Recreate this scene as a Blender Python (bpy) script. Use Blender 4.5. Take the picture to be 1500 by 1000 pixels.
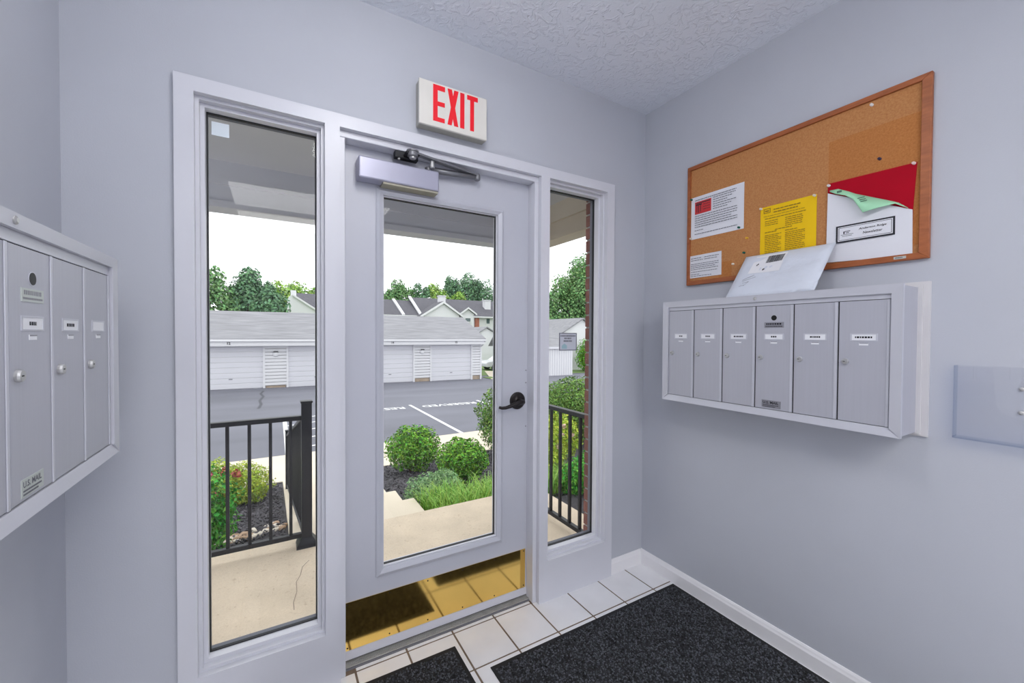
import bpy, bmesh, math, random
import numpy as np
from mathutils import Vector, Matrix
random.seed(7)
rng = np.random.default_rng(7)
for o in list(bpy.data.objects): bpy.data.objects.remove(o, do_unlink=True)
SC = bpy.context.scene
COL = SC.collection

# ------------------------------------------------------------------ camera
YAW, PITCH, ROLL = 0.527573, 0.016575, 0.005563
F = Vector((math.sin(YAW)*math.cos(PITCH), math.cos(YAW)*math.cos(PITCH), -math.sin(PITCH)))
R0 = Vector((math.cos(YAW), -math.sin(YAW), 0)); U0 = R0.cross(F)
R2 = R0*math.cos(ROLL) + U0*math.sin(ROLL); U2 = -R0*math.sin(ROLL) + U0*math.cos(ROLL)
cd = bpy.data.cameras.new('camera'); cam = bpy.data.objects.new('camera', cd); COL.objects.link(cam)
cd.sensor_width = 36; cd.lens = 593.36/1500*36; cd.clip_start = 0.02; cd.clip_end = 400
M = Matrix((R2, U2, -F)).transposed().to_4x4(); M.translation = Vector((-1.94425, -1.73781, 1.39671)); cam.matrix_world = M
SC.camera = cam

# ------------------------------------------------------------------ world, light, exposure
w = bpy.data.worlds.new('overcast_sky'); SC.world = w; w.use_nodes = True
bg = w.node_tree.nodes['Background']; bg.inputs[0].default_value = (0.97, 0.985, 1.0, 1); bg.inputs[1].default_value = 1.8
SC.view_settings.view_transform = 'Standard'; SC.view_settings.look = 'None'
SC.view_settings.exposure = 0.0; SC.view_settings.gamma = 1.0; SC.view_settings.use_curve_mapping = False
SC.cycles.transparent_max_bounces = 32
GLOBE_FILL, PANEL_FILL = 18.0, 9.5     # emission of the added unseen globe and flat fill panels

# ------------------------------------------------------------------ materials
def srgb(r, g, b):
    f = lambda c: (c/255/12.92) if c/255 <= .04045 else ((c/255+.055)/1.055)**2.4
    return (f(r), f(g), f(b), 1)
def mat(name, col, rough=.5, metal=0., var=0., vscale=8., bump=0., bscale=60., spec=.5, detail=4., island=0., col2=None, coat=0., vax=None):
    m = bpy.data.materials.new(name); m.use_nodes = True
    nt = m.node_tree; N = nt.nodes; L = nt.links; b = N['Principled BSDF']
    b.inputs['Base Color'].default_value = col; b.inputs['Roughness'].default_value = rough; b.inputs['Metallic'].default_value = metal
    b.inputs['Specular IOR Level'].default_value = spec
    if coat: b.inputs['Coat Weight'].default_value = coat
    tc = N.new('ShaderNodeTexCoord'); src = tc.outputs['Object']
    g = N.new('ShaderNodeNewGeometry'); src = g.outputs['Position']
    if vax:
        mp = N.new('ShaderNodeMapping'); mp.inputs['Scale'].default_value = vax; L.new(src, mp.inputs['Vector']); src = mp.outputs['Vector']
    if var or col2:
        n = N.new('ShaderNodeTexNoise'); n.inputs['Scale'].default_value = vscale; n.inputs['Detail'].default_value = detail
        L.new(src, n.inputs['Vector'])
        rp = N.new('ShaderNodeValToRGB'); rp.color_ramp.elements[0].position = .3; rp.color_ramp.elements[1].position = .7
        c2 = col2 if col2 else tuple(min(1, c*(1+var)) for c in col[:3])+(1,)
        c1 = col if col2 else tuple(c*(1-var) for c in col[:3])+(1,)
        rp.color_ramp.elements[0].color = c1; rp.color_ramp.elements[1].color = c2
        L.new(n.outputs['Fac'], rp.inputs[0]); out = rp.outputs[0]
        L.new(out, b.inputs['Base Color'])
    if island:
        hs = N.new('ShaderNodeHueSaturation'); hs.inputs['Color'].default_value = col
        mr = N.new('ShaderNodeMapRange'); mr.inputs[3].default_value = 1-island; mr.inputs[4].default_value = 1+island
        L.new(g.outputs['Random Per Island'], mr.inputs[0]); L.new(mr.outputs[0], hs.inputs['Value'])
        mr2 = N.new('ShaderNodeMapRange'); mr2.inputs[3].default_value = .47; mr2.inputs[4].default_value = .53
        mm = N.new('ShaderNodeMath'); mm.operation = 'FRACT'; mu = N.new('ShaderNodeMath'); mu.operation = 'MULTIPLY'; mu.inputs[1].default_value = 17.3
        L.new(g.outputs['Random Per Island'], mu.inputs[0]); L.new(mu.outputs[0], mm.inputs[0]); L.new(mm.outputs[0], mr2.inputs[0]); L.new(mr2.outputs[0], hs.inputs['Hue'])
        L.new(hs.outputs[0], b.inputs['Base Color'])
    if bump:
        n2 = N.new('ShaderNodeTexNoise'); n2.inputs['Scale'].default_value = bscale; n2.inputs['Detail'].default_value = 5
        L.new(src, n2.inputs['Vector'])
        bm_ = N.new('ShaderNodeBump'); bm_.inputs['Strength'].default_value = bump; bm_.inputs['Distance'].default_value = .01
        L.new(n2.outputs['Fac'], bm_.inputs['Height']); L.new(bm_.outputs[0], b.inputs['Normal'])
    return m
MT = {}
WALLC = srgb(191, 194, 203)
MT['wall'] = mat('wall_paint', WALLC, .6, var=.02, vscale=3, bump=.05, bscale=220)
MT['trim'] = mat('trim_paint', srgb(216, 217, 225), .32, var=.015, vscale=5, bump=.02, bscale=60)
MT['door'] = mat('door_paint', srgb(194, 196, 206), .35, var=.02, vscale=4, bump=.03, bscale=70)
MT['base'] = mat('baseboard_paint', srgb(240, 239, 242), .35, var=.02, vscale=7)
# knockdown textured ceiling
def ceiling_mat():
    m = mat('ceiling_texture', srgb(228, 232, 242), .75); nt = m.node_tree; N = nt.nodes; L = nt.links; b = N['Principled BSDF']
    g = N.new('ShaderNodeNewGeometry')
    n = N.new('ShaderNodeTexNoise'); n.inputs['Scale'].default_value = 24; n.inputs['Detail'].default_value = 3.5; n.inputs['Distortion'].default_value = 1.2
    rp = N.new('ShaderNodeValToRGB'); rp.color_ramp.elements[0].position = .48; rp.color_ramp.elements[1].position = .62
    n3 = N.new('ShaderNodeTexNoise'); n3.inputs['Scale'].default_value = 150
    mx = N.new('ShaderNodeMath'); mx.operation = 'MULTIPLY_ADD'; mx.inputs[1].default_value = .25
    bp = N.new('ShaderNodeBump'); bp.inputs['Strength'].default_value = .5; bp.inputs['Distance'].default_value = .006
    L.new(g.outputs['Position'], n.inputs['Vector']); L.new(g.outputs['Position'], n3.inputs['Vector']); L.new(n.outputs['Fac'], rp.inputs[0])
    L.new(n3.outputs['Fac'], mx.inputs[0]); L.new(rp.outputs[0], mx.inputs[2]); L.new(mx.outputs[0], bp.inputs['Height']); L.new(bp.outputs[0], b.inputs['Normal'])
    return m
MT['ceiling'] = ceiling_mat()
MT['tile'] = mat('floor_tile', srgb(238, 238, 241), .3, var=.05, vscale=5, bump=.04, bscale=90)
MT['grout'] = mat('grout', srgb(122, 106, 92), .9, var=.25, vscale=12)
MT['brass'] = mat('brass', (.92, .62, .17, 1), .1, 1., var=.06, vscale=3, bump=.015, bscale=9)
MT['alu'] = mat('mailbox_aluminium', srgb(186, 187, 197), .42, .25, var=.02, vscale=3, bump=.02, bscale=30, vax=(60, 60, 1))
MT['alurim'] = mat('rim_aluminium', srgb(202, 203, 212), .38, .2)
MT['chrome'] = mat('lock_metal', srgb(190, 190, 190), .35, .6)
MT['keyhole'] = mat('keyhole_black', srgb(14, 14, 16), .5)
MT['label'] = mat('label_paper', srgb(236, 237, 242), .5)
MT['inkline'] = mat('ink_fine_lines', srgb(92, 93, 104), .7)
MT['ink'] = mat('ink_black', srgb(38, 38, 46), .7)
MT['inkgrey'] = mat('ink_grey', srgb(105, 106, 116), .7)
MT['plate'] = mat('plate_metal', srgb(150, 150, 158), .35, .5)
MT['platelight'] = mat('plate_light', srgb(196, 202, 198), .45, .2)
MT['whitewood'] = mat('white_backing', srgb(214, 212, 214), .4, var=.02, vscale=10)
MT['cork'] = mat('cork', srgb(200, 144, 94), .85, spec=.1, col2=srgb(184, 124, 78), vscale=170, bump=.3, bscale=180)
MT['corkdark'] = mat('cork_unfaded', srgb(196, 132, 78), .85, spec=.1, col2=srgb(180, 116, 66), vscale=170, bump=.3, bscale=180)
MT['oak'] = mat('cork_board_frame_wood', srgb(176, 100, 54), .45, col2=srgb(150, 82, 42), vscale=14, bump=.05, bscale=60, vax=(6, 1, 6))
MT['paper'] = mat('paper_white', srgb(230, 231, 238), .6)
MT['yellow'] = mat('paper_yellow', srgb(244, 200, 24), .6, spec=.2)
MT['yellowink'] = mat('ink_on_yellow', srgb(150, 116, 20), .7)
MT['red'] = mat('card_red', srgb(176, 4, 34), .6, spec=.12, var=.04, vscale=20)
MT['redbox'] = mat('ink_red', srgb(206, 52, 56), .6)
MT['green'] = mat('paper_green', srgb(168, 226, 186), .6)
MT['greenink'] = mat('ink_on_green', srgb(74, 112, 92), .7)
MT['mailer'] = mat('mailer_plastic', srgb(216, 222, 234), .35, var=.02, vscale=12, bump=.35, bscale=26)
MT['darkmetal'] = mat('closer_arm_metal', srgb(128, 129, 134), .35, .5)
MT['closer'] = mat('closer_cover', srgb(168, 168, 186), .35, .35)
MT['closerbase'] = mat('closer_base', srgb(170, 166, 150), .5, .2)
MT['bronze'] = mat('oil_rubbed_bronze', srgb(46, 42, 42), .38, .6, var=.15, vscale=60)
MT['signhousing'] = mat('sign_plastic', srgb(224, 221, 214), .45, var=.02, vscale=14)
MT['signedge'] = mat('sign_edge', srgb(176, 174, 166), .5)
m = mat('sign_red', srgb(226, 16, 34), .4); b_ = m.node_tree.nodes['Principled BSDF']; b_.inputs['Emission Color'].default_value = srgb(255, 20, 36); b_.inputs['Emission Strength'].default_value = .12; MT['exitred'] = m
MT['gasket'] = mat('black_gasket', srgb(22, 24, 30), .6)
MT['thresh'] = mat('threshold_aluminium', srgb(176, 175, 172), .42, .3, var=.1, vscale=30)
MT['mat'] = mat('mat_rubber', srgb(26, 27, 30), .8)
MT['pile'] = mat('mat_pile', srgb(66, 68, 74), .9, island=1.0)
MT['concrete'] = mat('concrete_tan', srgb(226, 210, 187), .9, var=.08, vscale=5, bump=.25, bscale=90, detail=8)
def speckle(m, scale, lo, hi, dark):
    nt = m.node_tree; N = nt.nodes; L = nt.links; b = N['Principled BSDF']; src = b.inputs['Base Color'].links[0].from_socket
    g = N.new('ShaderNodeNewGeometry'); n = N.new('ShaderNodeTexNoise'); n.inputs['Scale'].default_value = scale; n.inputs['Detail'].default_value = 6
    rp = N.new('ShaderNodeValToRGB'); rp.color_ramp.elements[0].position = lo; rp.color_ramp.elements[1].position = hi
    rp.color_ramp.elements[0].color = dark; rp.color_ramp.elements[1].color = (1, 1, 1, 1)
    mx = N.new('ShaderNodeMixRGB'); mx.blend_type = 'MULTIPLY'; mx.inputs[0].default_value = 1
    L.new(g.outputs['Position'], n.inputs['Vector']); L.new(n.outputs['Fac'], rp.inputs[0]); L.new(src, mx.inputs[1]); L.new(rp.outputs[0], mx.inputs[2]); L.new(mx.outputs[0], b.inputs['Base Color'])
speckle(MT['concrete'], 46, .30, .38, (.84, .80, .76, 1)); speckle(MT['concrete'], 170, .3, .6, (.9, .89, .88, 1))
MT['concrete2'] = mat('concrete_walk', srgb(226, 214, 194), .9, var=.04, vscale=2, bump=.2, bscale=90, detail=8)
MT['asphalt'] = mat('asphalt', srgb(118, 119, 129), .9, var=.16, vscale=.35, bump=.15, bscale=40, detail=8, vax=(.5, 1.6, 1))
MT['paintline'] = mat('road_paint', srgb(240, 240, 240), .7, var=.05, vscale=9)
MT['patch'] = mat('asphalt_crack', srgb(86, 87, 94), .9)
MT['mulch'] = mat('mulch_ground', srgb(66, 64, 68), .95, var=.35, vscale=30, bump=.6, bscale=60)
MT['chips'] = mat('mulch_chips', srgb(84, 81, 86), .95, island=.5)
MT['iron'] = mat('black_railing', srgb(34, 36, 42), .45, 0., spec=.35)
MT['rock'] = mat('river_stone', srgb(226, 216, 202), .8, var=.12, vscale=18)
MT['rock2'] = mat('river_stone_tan', srgb(182, 152, 126), .8, var=.12, vscale=18)
MT['brick'] = mat('red_brick', srgb(128, 86, 78), .9, var=.18, vscale=9, bump=.3, bscale=60)
MT['mortar'] = mat('mortar', srgb(150, 146, 144), .95)
MT['porchceil'] = mat('porch_ceiling', srgb(190, 193, 202), .7, var=.03, vscale=2)
MT['beam'] = mat('porch_beam', srgb(190, 182, 168), .7, var=.04, vscale=3)
MT['siding'] = mat('white_siding', srgb(226, 226, 230), .6)
MT['gdoor'] = mat('garage_door_paint', srgb(218, 218, 225), .5)
MT['shingle'] = mat('grey_shingle', srgb(146, 146, 151), .9, var=.2, vscale=3, detail=8, vax=(.3, 2.2, 2.2), bump=.2, bscale=12)
MT['shingledark'] = mat('dark_shingle', srgb(98, 97, 104), .9, var=.12, vscale=3, detail=6, vax=(2, .4, 1))
MT['found'] = mat('foundation_block', srgb(168, 152, 136), .9, var=.15, vscale=8)
MT['hwin'] = mat('house_window_glass', srgb(92, 108, 112), .15)
MT['chimbrick'] = mat('far_brick', srgb(176, 112, 94), .9, var=.1, vscale=4)
MT['bark'] = mat('bark', srgb(92, 78, 66), .9, var=.2, vscale=6)
MT['boxwood'] = mat('boxwood_leaf', srgb(108, 160, 52), .6, spec=.2, island=0.75)
MT['hedge'] = mat('hedge_leaf', srgb(112, 146, 70), .6, spec=.2, island=0.70)
MT['spirea'] = mat('blue_green_leaf', srgb(148, 184, 132), .6, spec=.15, island=.35)
MT['liriope'] = mat('grass_blade', srgb(150, 192, 92), .5, spec=.15, island=.35)
MT['rose'] = mat('shrub_leaf_bright', srgb(90, 164, 62), .6, spec=.2, island=0.65)
MT['lime'] = mat('shrub_leaf_lime', srgb(172, 192, 72), .5, spec=.15, island=.35)
MT['petal'] = mat('petal_red', srgb(206, 84, 84), .5, island=.2)
MT['petalpink'] = mat('petal_pink', srgb(226, 196, 186), .5, island=.15)
MT['treeA'] = mat('tree_leaf_mid', srgb(120, 160, 104), .6, spec=.2, island=0.60)
MT['treeB'] = mat('tree_leaf_dark', srgb(106, 146, 108), .6, spec=.2, island=0.60)
MT['treeC'] = mat('tree_leaf_light', srgb(152, 186, 92), .6, spec=.2, island=0.50)
MT['lawn'] = mat('lawn', srgb(112, 138, 78), .9, var=.15, vscale=3)
MT['carpaint'] = mat('car_white', srgb(226, 228, 232), .25, coat=.5)
MT['carglass'] = mat('car_glass', srgb(70, 84, 88), .08)
MT['tyre'] = mat('tyre', srgb(30, 30, 32), .8)
MT['stickerwhite'] = mat('sticker', srgb(222, 232, 240), .5)
MT['decal'] = mat('decal_grey', srgb(200, 203, 214), .5)
MT['decalframe'] = mat('decal_frame', srgb(112, 114, 126), .5)
MT['decalmark'] = mat('decal_mark', srgb(158, 190, 200), .5)
MT['slate'] = mat('dark_outer_frame', srgb(108, 111, 122), .6)
def pinmat(n, c): MT[n] = mat(n, c, .25)
pinmat('pin_green', srgb(16, 92, 74)); pinmat('pin_yellow', srgb(236, 186, 60)); pinmat('pin_clear', srgb(232, 222, 206)); pinmat('pin_navy', srgb(40, 26, 60)); pinmat('pin_white', srgb(226, 222, 222)); pinmat('pin_pink', srgb(236, 208, 206))
def glass_mat(name, tint, refl=.9):
    m = bpy.data.materials.new(name); m.use_nodes = True; nt = m.node_tree; N = nt.nodes; L = nt.links
    for n in list(N): N.remove(n)
    o = N.new('ShaderNodeOutputMaterial'); mx = N.new('ShaderNodeMixShader'); t = N.new('ShaderNodeBsdfTransparent'); g = N.new('ShaderNodeBsdfGlossy')
    fr = N.new('ShaderNodeLayerWeight'); fr.inputs['Blend'].default_value = .5; pw = N.new('ShaderNodeMath'); pw.operation = 'POWER'; pw.inputs[1].default_value = 5
    mu = N.new('ShaderNodeMath'); mu.operation = 'MULTIPLY_ADD'; mu.inputs[1].default_value = .96*refl; mu.inputs[2].default_value = .04*refl
    t.inputs[0].default_value = tint; g.inputs[0].default_value = (1, 1, 1, 1); g.inputs['Roughness'].default_value = .0
    L.new(fr.outputs['Facing'], pw.inputs[0]); L.new(pw.outputs[0], mu.inputs[0]); L.new(mu.outputs[0], mx.inputs[0]); L.new(t.outputs[0], mx.inputs[1]); L.new(g.outputs[0], mx.inputs[2]); L.new(mx.outputs[0], o.inputs[0])
    return m
MT['glass'] = glass_mat('window_glass', (.98, .985, .985, 1), .25)
MT['acrylic'] = glass_mat('clear_acrylic', (.988, .99, .996, 1), .9)
MT['acrylicedge'] = glass_mat('clear_acrylic_edge', (.84, .87, .93, 1), .9)
m = bpy.data.materials.new('added_globe_glow'); m.use_nodes = True; b_ = m.node_tree.nodes['Principled BSDF']; b_.inputs['Emission Color'].default_value = (1, .985, .97, 1); b_.inputs['Emission Strength'].default_value = GLOBE_FILL; MT['fillglobe'] = m
m = m.copy(); m.name = 'added_panel_glow'; m.node_tree.nodes['Principled BSDF'].inputs['Emission Strength'].default_value = PANEL_FILL; MT['panel'] = m

# ------------------------------------------------------------------ builders
class Fr:
    """local frame: a right, b up, d towards the viewer"""
    def __init__(s, o, a, b, d): s.o, s.a, s.b, s.d = Vector(o), Vector(a), Vector(b), Vector(d)
    def __call__(s, a, b, d): return s.o + s.a*a + s.b*b + s.d*d
I = Fr((0, 0, 0), (1, 0, 0), (0, 1, 0), (0, 0, 1))
def fr_right(y, x=0.0): return Fr((x, y, 0), (0, -1, 0), (0, 0, 1), (-1, 0, 0))       # faces into the room from the right wall
def fr_left(y, x=-2.5): return Fr((x, y, 0), (0, 1, 0), (0, 0, 1), (1, 0, 0))
def fr_back(x, y=0.0): return Fr((x, y, 0), (1, 0, 0), (0, 0, 1), (0, -1, 0))          # faces into the room from the door wall
WL = {}
def tag(o, label=None, cat=None, group=None, kind=None):
    if label: o['label'] = label
    if cat: o['category'] = cat
    if group: o['group'] = group
    if kind: o['kind'] = kind
    return o
def empty(name, loc, label=None, cat=None, group=None, kind=None):
    o = bpy.data.objects.new(name, None); COL.objects.link(o); o.location = loc; o.empty_display_size = .05
    WL[o.name] = Vector(loc); return tag(o, label, cat, group, kind)
def wloc(o): return WL[o.name]
class MB:
    def __init__(s, fr=I): s.v, s.f, s.fr = [], [], fr
    def add(s, vs, fs):
        n = len(s.v); s.v += [s.fr(*p) for p in vs]; s.f += [[i+n for i in q] for q in fs]; return s
    def box(s, a0, a1, b0, b1, c0, c1):
        a0, a1 = sorted((a0, a1)); b0, b1 = sorted((b0, b1)); c0, c1 = sorted((c0, c1))
        return s.add([(a0, b0, c0), (a1, b0, c0), (a1, b1, c0), (a0, b1, c0), (a0, b0, c1), (a1, b0, c1), (a1, b1, c1), (a0, b1, c1)],
                     [(3, 2, 1, 0), (4, 5, 6, 7), (0, 1, 5, 4), (1, 2, 6, 5), (2, 3, 7, 6), (3, 0, 4, 7)])
    def bar(s, p, q, w, h=None, up=(0, 0, 1)):
        p, q = Vector(p), Vector(q); h = h or w; t = (q-p).normalized(); u = Vector(up); x = t.cross(u)
        if x.length < 1e-4: x = t.cross(Vector((0, 1, 0)))
        x.normalize(); y = x.cross(t); x = x*w/2; y = y*h/2
        vs = [p-x-y, p+x-y, p+x+y, p-x+y, q-x-y, q+x-y, q+x+y, q-x+y]
        return s.add([tuple(k) for k in vs], [(3, 2, 1, 0), (4, 5, 6, 7), (0, 1, 5, 4), (1, 2, 6, 5), (2, 3, 7, 6), (3, 0, 4, 7)][::1])
    def prism(s, poly, d0, d1):
        """polygon (a,b) ccw, extruded d0..d1"""
        n = len(poly)
        return s.add([(a, b, d0) for a, b in poly]+[(a, b, d1) for a, b in poly],
                     [tuple(range(n-1, -1, -1)), tuple(range(n, 2*n))]+[(i, (i+1) % n, n+(i+1) % n, n+i) for i in range(n)])
    def frame(s, o, i, d0, d1, di=None):
        """rectangular ring: o=(a0,a1,b0,b1) outer, i inner; front at d1 on the outer edge, di on the inner edge; back at d0"""
        di = d1 if di is None else di
        q = lambda r: [(r[0], r[2]), (r[1], r[2]), (r[1], r[3]), (r[0], r[3])]
        vs = [(a, b, d0) for a, b in q(o)]+[(a, b, d0) for a, b in q(i)]+[(a, b, d1) for a, b in q(o)]+[(a, b, di) for a, b in q(i)]
        fs = []
        for k in range(4):
            n = (k+1) % 4
            fs += [(8+k, 8+n, 12+n, 12+k), (4+k, 4+n, n, k), (k, n, 8+n, 8+k), (12+k, 12+n, 4+n, 4+k)]
        return s.add(vs, fs)
    def lathe(s, prof, ca, cb, seg=20):
        """revolve (radius, d) about the d axis at (ca, cb)"""
        vs, fs = [], []
        for r, d in prof:
            for k in range(seg):
                t = 2*math.pi*k/seg; vs.append((ca+r*math.cos(t), cb+r*math.sin(t), d))
        for j in range(len(prof)-1):
            for k in range(seg):
                n = (k+1) % seg; fs.append((j*seg+k, j*seg+n, (j+1)*seg+n, (j+1)*seg+k))
        fs.append(tuple(range(seg-1, -1, -1))); fs.append(tuple((len(prof)-1)*seg+k for k in range(seg)))
        return s.add(vs, fs)
    def tube(s, pts, r, seg=10):
        pts = [Vector(p) for p in pts]; rs = r if isinstance(r, (list, tuple)) else [r]*len(pts); vs, fs = [], []
        for i, p in enumerate(pts):
            t = (pts[min(i+1, len(pts)-1)]-pts[max(i-1, 0)]).normalized(); u = Vector((0, 0, 1)) if abs(t.z) < .9 else Vector((0, 1, 0))
            x = t.cross(u).normalized(); y = x.cross(t)
            vs += [tuple(p+(x*math.cos(2*math.pi*k/seg)+y*math.sin(2*math.pi*k/seg))*rs[i]) for k in range(seg)]
        for i in range(len(pts)-1):
            for k in range(seg):
                n = (k+1) % seg; fs.append((i*seg+k, i*seg+n, (i+1)*seg+n, (i+1)*seg+k))
        fs.append(tuple(range(seg-1, -1, -1))); fs.append(tuple((len(pts)-1)*seg+k for k in range(seg)))
        return s.add(vs, fs)
    def build(s, name, m, parent=None, bevel=0, smooth=False, **kw):
        if name == 'print': kw['kind'] = 'stuff'
        lo = Vector([min(v[i] for v in s.v) for i in range(3)]); hi = Vector([max(v[i] for v in s.v) for i in range(3)])
        c = Vector(((lo.x+hi.x)/2, (lo.y+hi.y)/2, lo.z))
        me = bpy.data.meshes.new(name); me.from_pydata([tuple(v-c) for v in s.v], [], s.f); me.update()
        bm = bmesh.new(); bm.from_mesh(me); bmesh.ops.recalc_face_normals(bm, faces=bm.faces); bm.to_mesh(me); bm.free()
        me.materials.append(MT[m])
        if smooth:
            for p in me.polygons: p.use_smooth = True
        o = bpy.data.objects.new(name, me); COL.objects.link(o); WL[o.name] = c
        if parent: o.parent = parent; o.location = c - wloc(parent)
        else: o.location = c
        if bevel:
            bv = o.modifiers.new('bevel', 'BEVEL'); bv.width = bevel; bv.segments = 2; bv.limit_method = 'ANGLE'
        return tag(o, **kw)
def dup(o, dloc, parent):
    c = o.copy(); COL.objects.link(c); c.parent = parent; WL[c.name] = wloc(o)+Vector(dloc); c.location = WL[c.name]-(wloc(parent) if parent else Vector()); return c
def text_mb(txt, fr, a, b, d, h, width=None, align='LEFT', shear=0., offset=0., rot=False):
    cu = bpy.data.curves.new('t', 'FONT'); cu.body = txt; cu.size = 1; cu.shear = shear; cu.offset = offset; cu.resolution_u = 2
    to = bpy.data.objects.new('t', cu); COL.objects.link(to); bpy.context.view_layer.update()
    me = bpy.data.meshes.new_from_object(to.evaluated_get(bpy.context.evaluated_depsgraph_get()))
    P = [v.co.copy() for v in me.vertices]; fs = [list(p.vertices) for p in me.polygons]
    bpy.data.objects.remove(to); bpy.data.curves.remove(cu); bpy.data.meshes.remove(me)
    x0 = min(p.x for p in P); x1 = max(p.x for p in P); y0 = min(p.y for p in P); y1 = max(p.y for p in P)
    sy = h/(y1-y0); sx = (width/(x1-x0)) if width else sy
    off = {'LEFT': 0, 'CENTER': (x1-x0)*sx/2, 'RIGHT': (x1-x0)*sx}[align]
    mb = MB(fr); mb.add([(a-off+(p.x-x0)*sx, b+(p.y-y0)*sy, d) if not rot else (a+off-(p.x-x0)*sx, b-(p.y-y0)*sy, d) for p in P], fs); return mb

# ================================================================== ROOM SHELL
ZC = 2.735
XA, XB, XC, XD, XE, XF, XG, XH = -2.233, -2.18, -1.7794, -1.7257, -.7735, -.7195, -.3209, -.2662
ZT, ZO, ZB = 2.256, 2.2064, .2133
YF = -4.3
MB().box(-2.62, XA+.02, 0, .1, 0, ZC).box(XH-.02, .1, 0, .1, 0, ZC).box(XA+.02, XH-.02, 0, .1, ZT-.02, ZC).build('wall_back', 'wall', kind='structure')
MB().box(-2.6, -2.5, YF, 0, 0, ZC).build('wall_left', 'wall', kind='structure')
MB().box(0, .1, YF, 0, 0, ZC).build('wall_right', 'wall', kind='structure')
MB().box(-2.6, .1, YF-.1, YF, 0, ZC).build('wall_front', 'wall', kind='structure')
MB().box(-2.6, .1, YF-.1, .1, ZC, ZC+.08).build('ceiling', 'ceiling', kind='structure')
floor = MB().box(-2.62, .1, YF-.1, .1, -.06, -.0025).build('floor', 'grout', kind='structure')
# floor tiles
XL = [0.0]+[-.151-.2163*k for k in range(12)]; XL = [x for x in XL if x > -2.5]+[-2.5]
YL = [.036, .0125, -.222]+[-.222-.2163*k for k in range(1, 10)]
tile0 = None
for i in range(len(XL)-1):
    for j in range(len(YL)-1):
        g = .0043; x1, x0, y1, y0 = XL[i]-g, XL[i+1]+g, YL[j]-g, YL[j+1]+g
        if j == 0 and not (-1.75 < (x0+x1)/2 < -.7): continue
        if x1-x0 < .02: continue
        full = abs((x1-x0)-(.2163-2*g)) < 1e-4 and j > 1
        if full and tile0: dup(tile0, (x0+.5*(x1-x0)-wloc(tile0).x, (y0+y1)/2-wloc(tile0).y, 0), floor)
        else:
            t = MB().box(x0, x1, y0, y1, -.006, 0).build('tile', 'tile', floor, bevel=.0012)
            if full: tile0 = t
MB().box(-2.5, 0, YF, YL[-1], -.006, 0).build('tile_field', 'tile', floor)
# baseboards
def base_profile(name, fr, length):
    pr = [(0, 0), (.013, 0), (.013, .062), (.010, .07), (.008, .078), (.004, .086), (0, .086)]
    mb = MB(fr); n = len(pr)
    mb.add([(0, z, d) for d, z in pr]+[(length, z, d) for d, z in pr], [tuple(range(n)), tuple(range(2*n-1, n-1, -1))]+[(i, (i+1) % n, n+(i+1) % n, n+i) for i in range(n)])
    return mb.build(name, 'base', kind='structure')
base_profile('baseboard_right', fr_right(0), -YF)
base_profile('baseboard_back', fr_back(XH), -XH-.013)
base_profile('baseboard_left', fr_left(YF), -YF)
# door unit casing: one board face with three openings
tr = empty('trim_1', ((XA+XH)/2, 0, 0), kind='structure')
B = fr_back(0)
d0, d1 = -.1, .018
def casing(name, a0, a1, b0, b1): MB(B).box(a0, a1, b0, b1, d0, d1).build(name, 'trim', tr)
casing('stile', XA, XB, 0, ZT); casing('stile', XG, XH, 0, ZT); casing('mullion', XC, XD, 0, ZO); casing('mullion', XE, XF, 0, ZO)
casing('head', XB, XG, ZO, ZT); casing('sidelight_panel', XB, XC, 0, ZB); casing('sidelight_panel', XF, XG, 0, ZB)
# door stops
MB(B).box(XD, XD+.0225, 0, ZO-.027, -.07, -.006).build('door_stop', 'trim', tr, bevel=.003)
MB(B).box(XE-.0235, XE, 0, ZO-.027, -.07, -.006).build('door_stop', 'trim', tr, bevel=.003)
MB(B).box(XD, XE, ZO-.027, ZO, -.07, -.006).build('door_stop', 'trim', tr, bevel=.003)
# sidelights
def sidelight(name, a0, a1):
    r = empty(name, ((a0+a1)/2, .02, ZB), kind='structure')
    def ring(i0, i1, db, df, m, n, di=None):
        MB(B).frame((a0+i0, a1-i0, ZB+i0, ZO-i0), (a0+i1, a1-i1, ZB+i1, ZO-i1), db, df, di).build(n, m, r)
    ring(0, .011, -.1, -.008, 'trim', 'frame'); ring(.011, .024, -.1, -.032, 'trim', 'glazing_bead')
    ring(.024, .0275, -.079, -.066, 'gasket', 'gasket'); ring(.0235, .0265, -.1, -.079, 'slate', 'outer_frame')
    MB(B).box(a0+.0275, a1-.0275, ZB+.0275, ZO-.0275, -.076, -.07).build('glass_pane', 'glass', r)
    return r
sidelight('window_1', XB, XC); sidelight('window_2', XF, XG)
# door
DY = .07
dr = empty('door_1', (-1.25, DY, .02), kind='structure')
GX0, GX1, GZ0, GZ1 = -1.545, -.974, .367, 2.012
MB(B).frame((-1.717, -.783, .05, 2.19), (GX0, GX1, GZ0, GZ1), -DY-.045, -DY).build('slab', 'door', dr)
MB(B).frame((-1.571, -.945, .336, 2.026), (-1.558, -.959, .351, 2.013), -DY, -DY+.006, -DY+.013).build('glazing_bead', 'door', dr)
MB(B).frame((-1.558, -.959, .351, 2.013), (-1.541, -.977, .370, 1.998), -DY-.01, -DY+.013, -DY+.004).build('glazing_bead', 'door', dr)
MB(B).frame((-1.545, -.973, .366, 2.002), (-1.537, -.981, .375, 1.994), -DY-.040, -DY-.006).build('gasket_frame', 'trim', dr)
MB(B).frame((-1.537, -.981, .375, 1.994), (-1.535, -.983, .377, 1.991), -DY-.030, -DY-.016).build('gasket', 'gasket', dr)
MB(B).box(-1.537, -.981, .375, 1.994, -DY-.03, -DY-.022).build('glass_pane', 'glass', dr)
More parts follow.
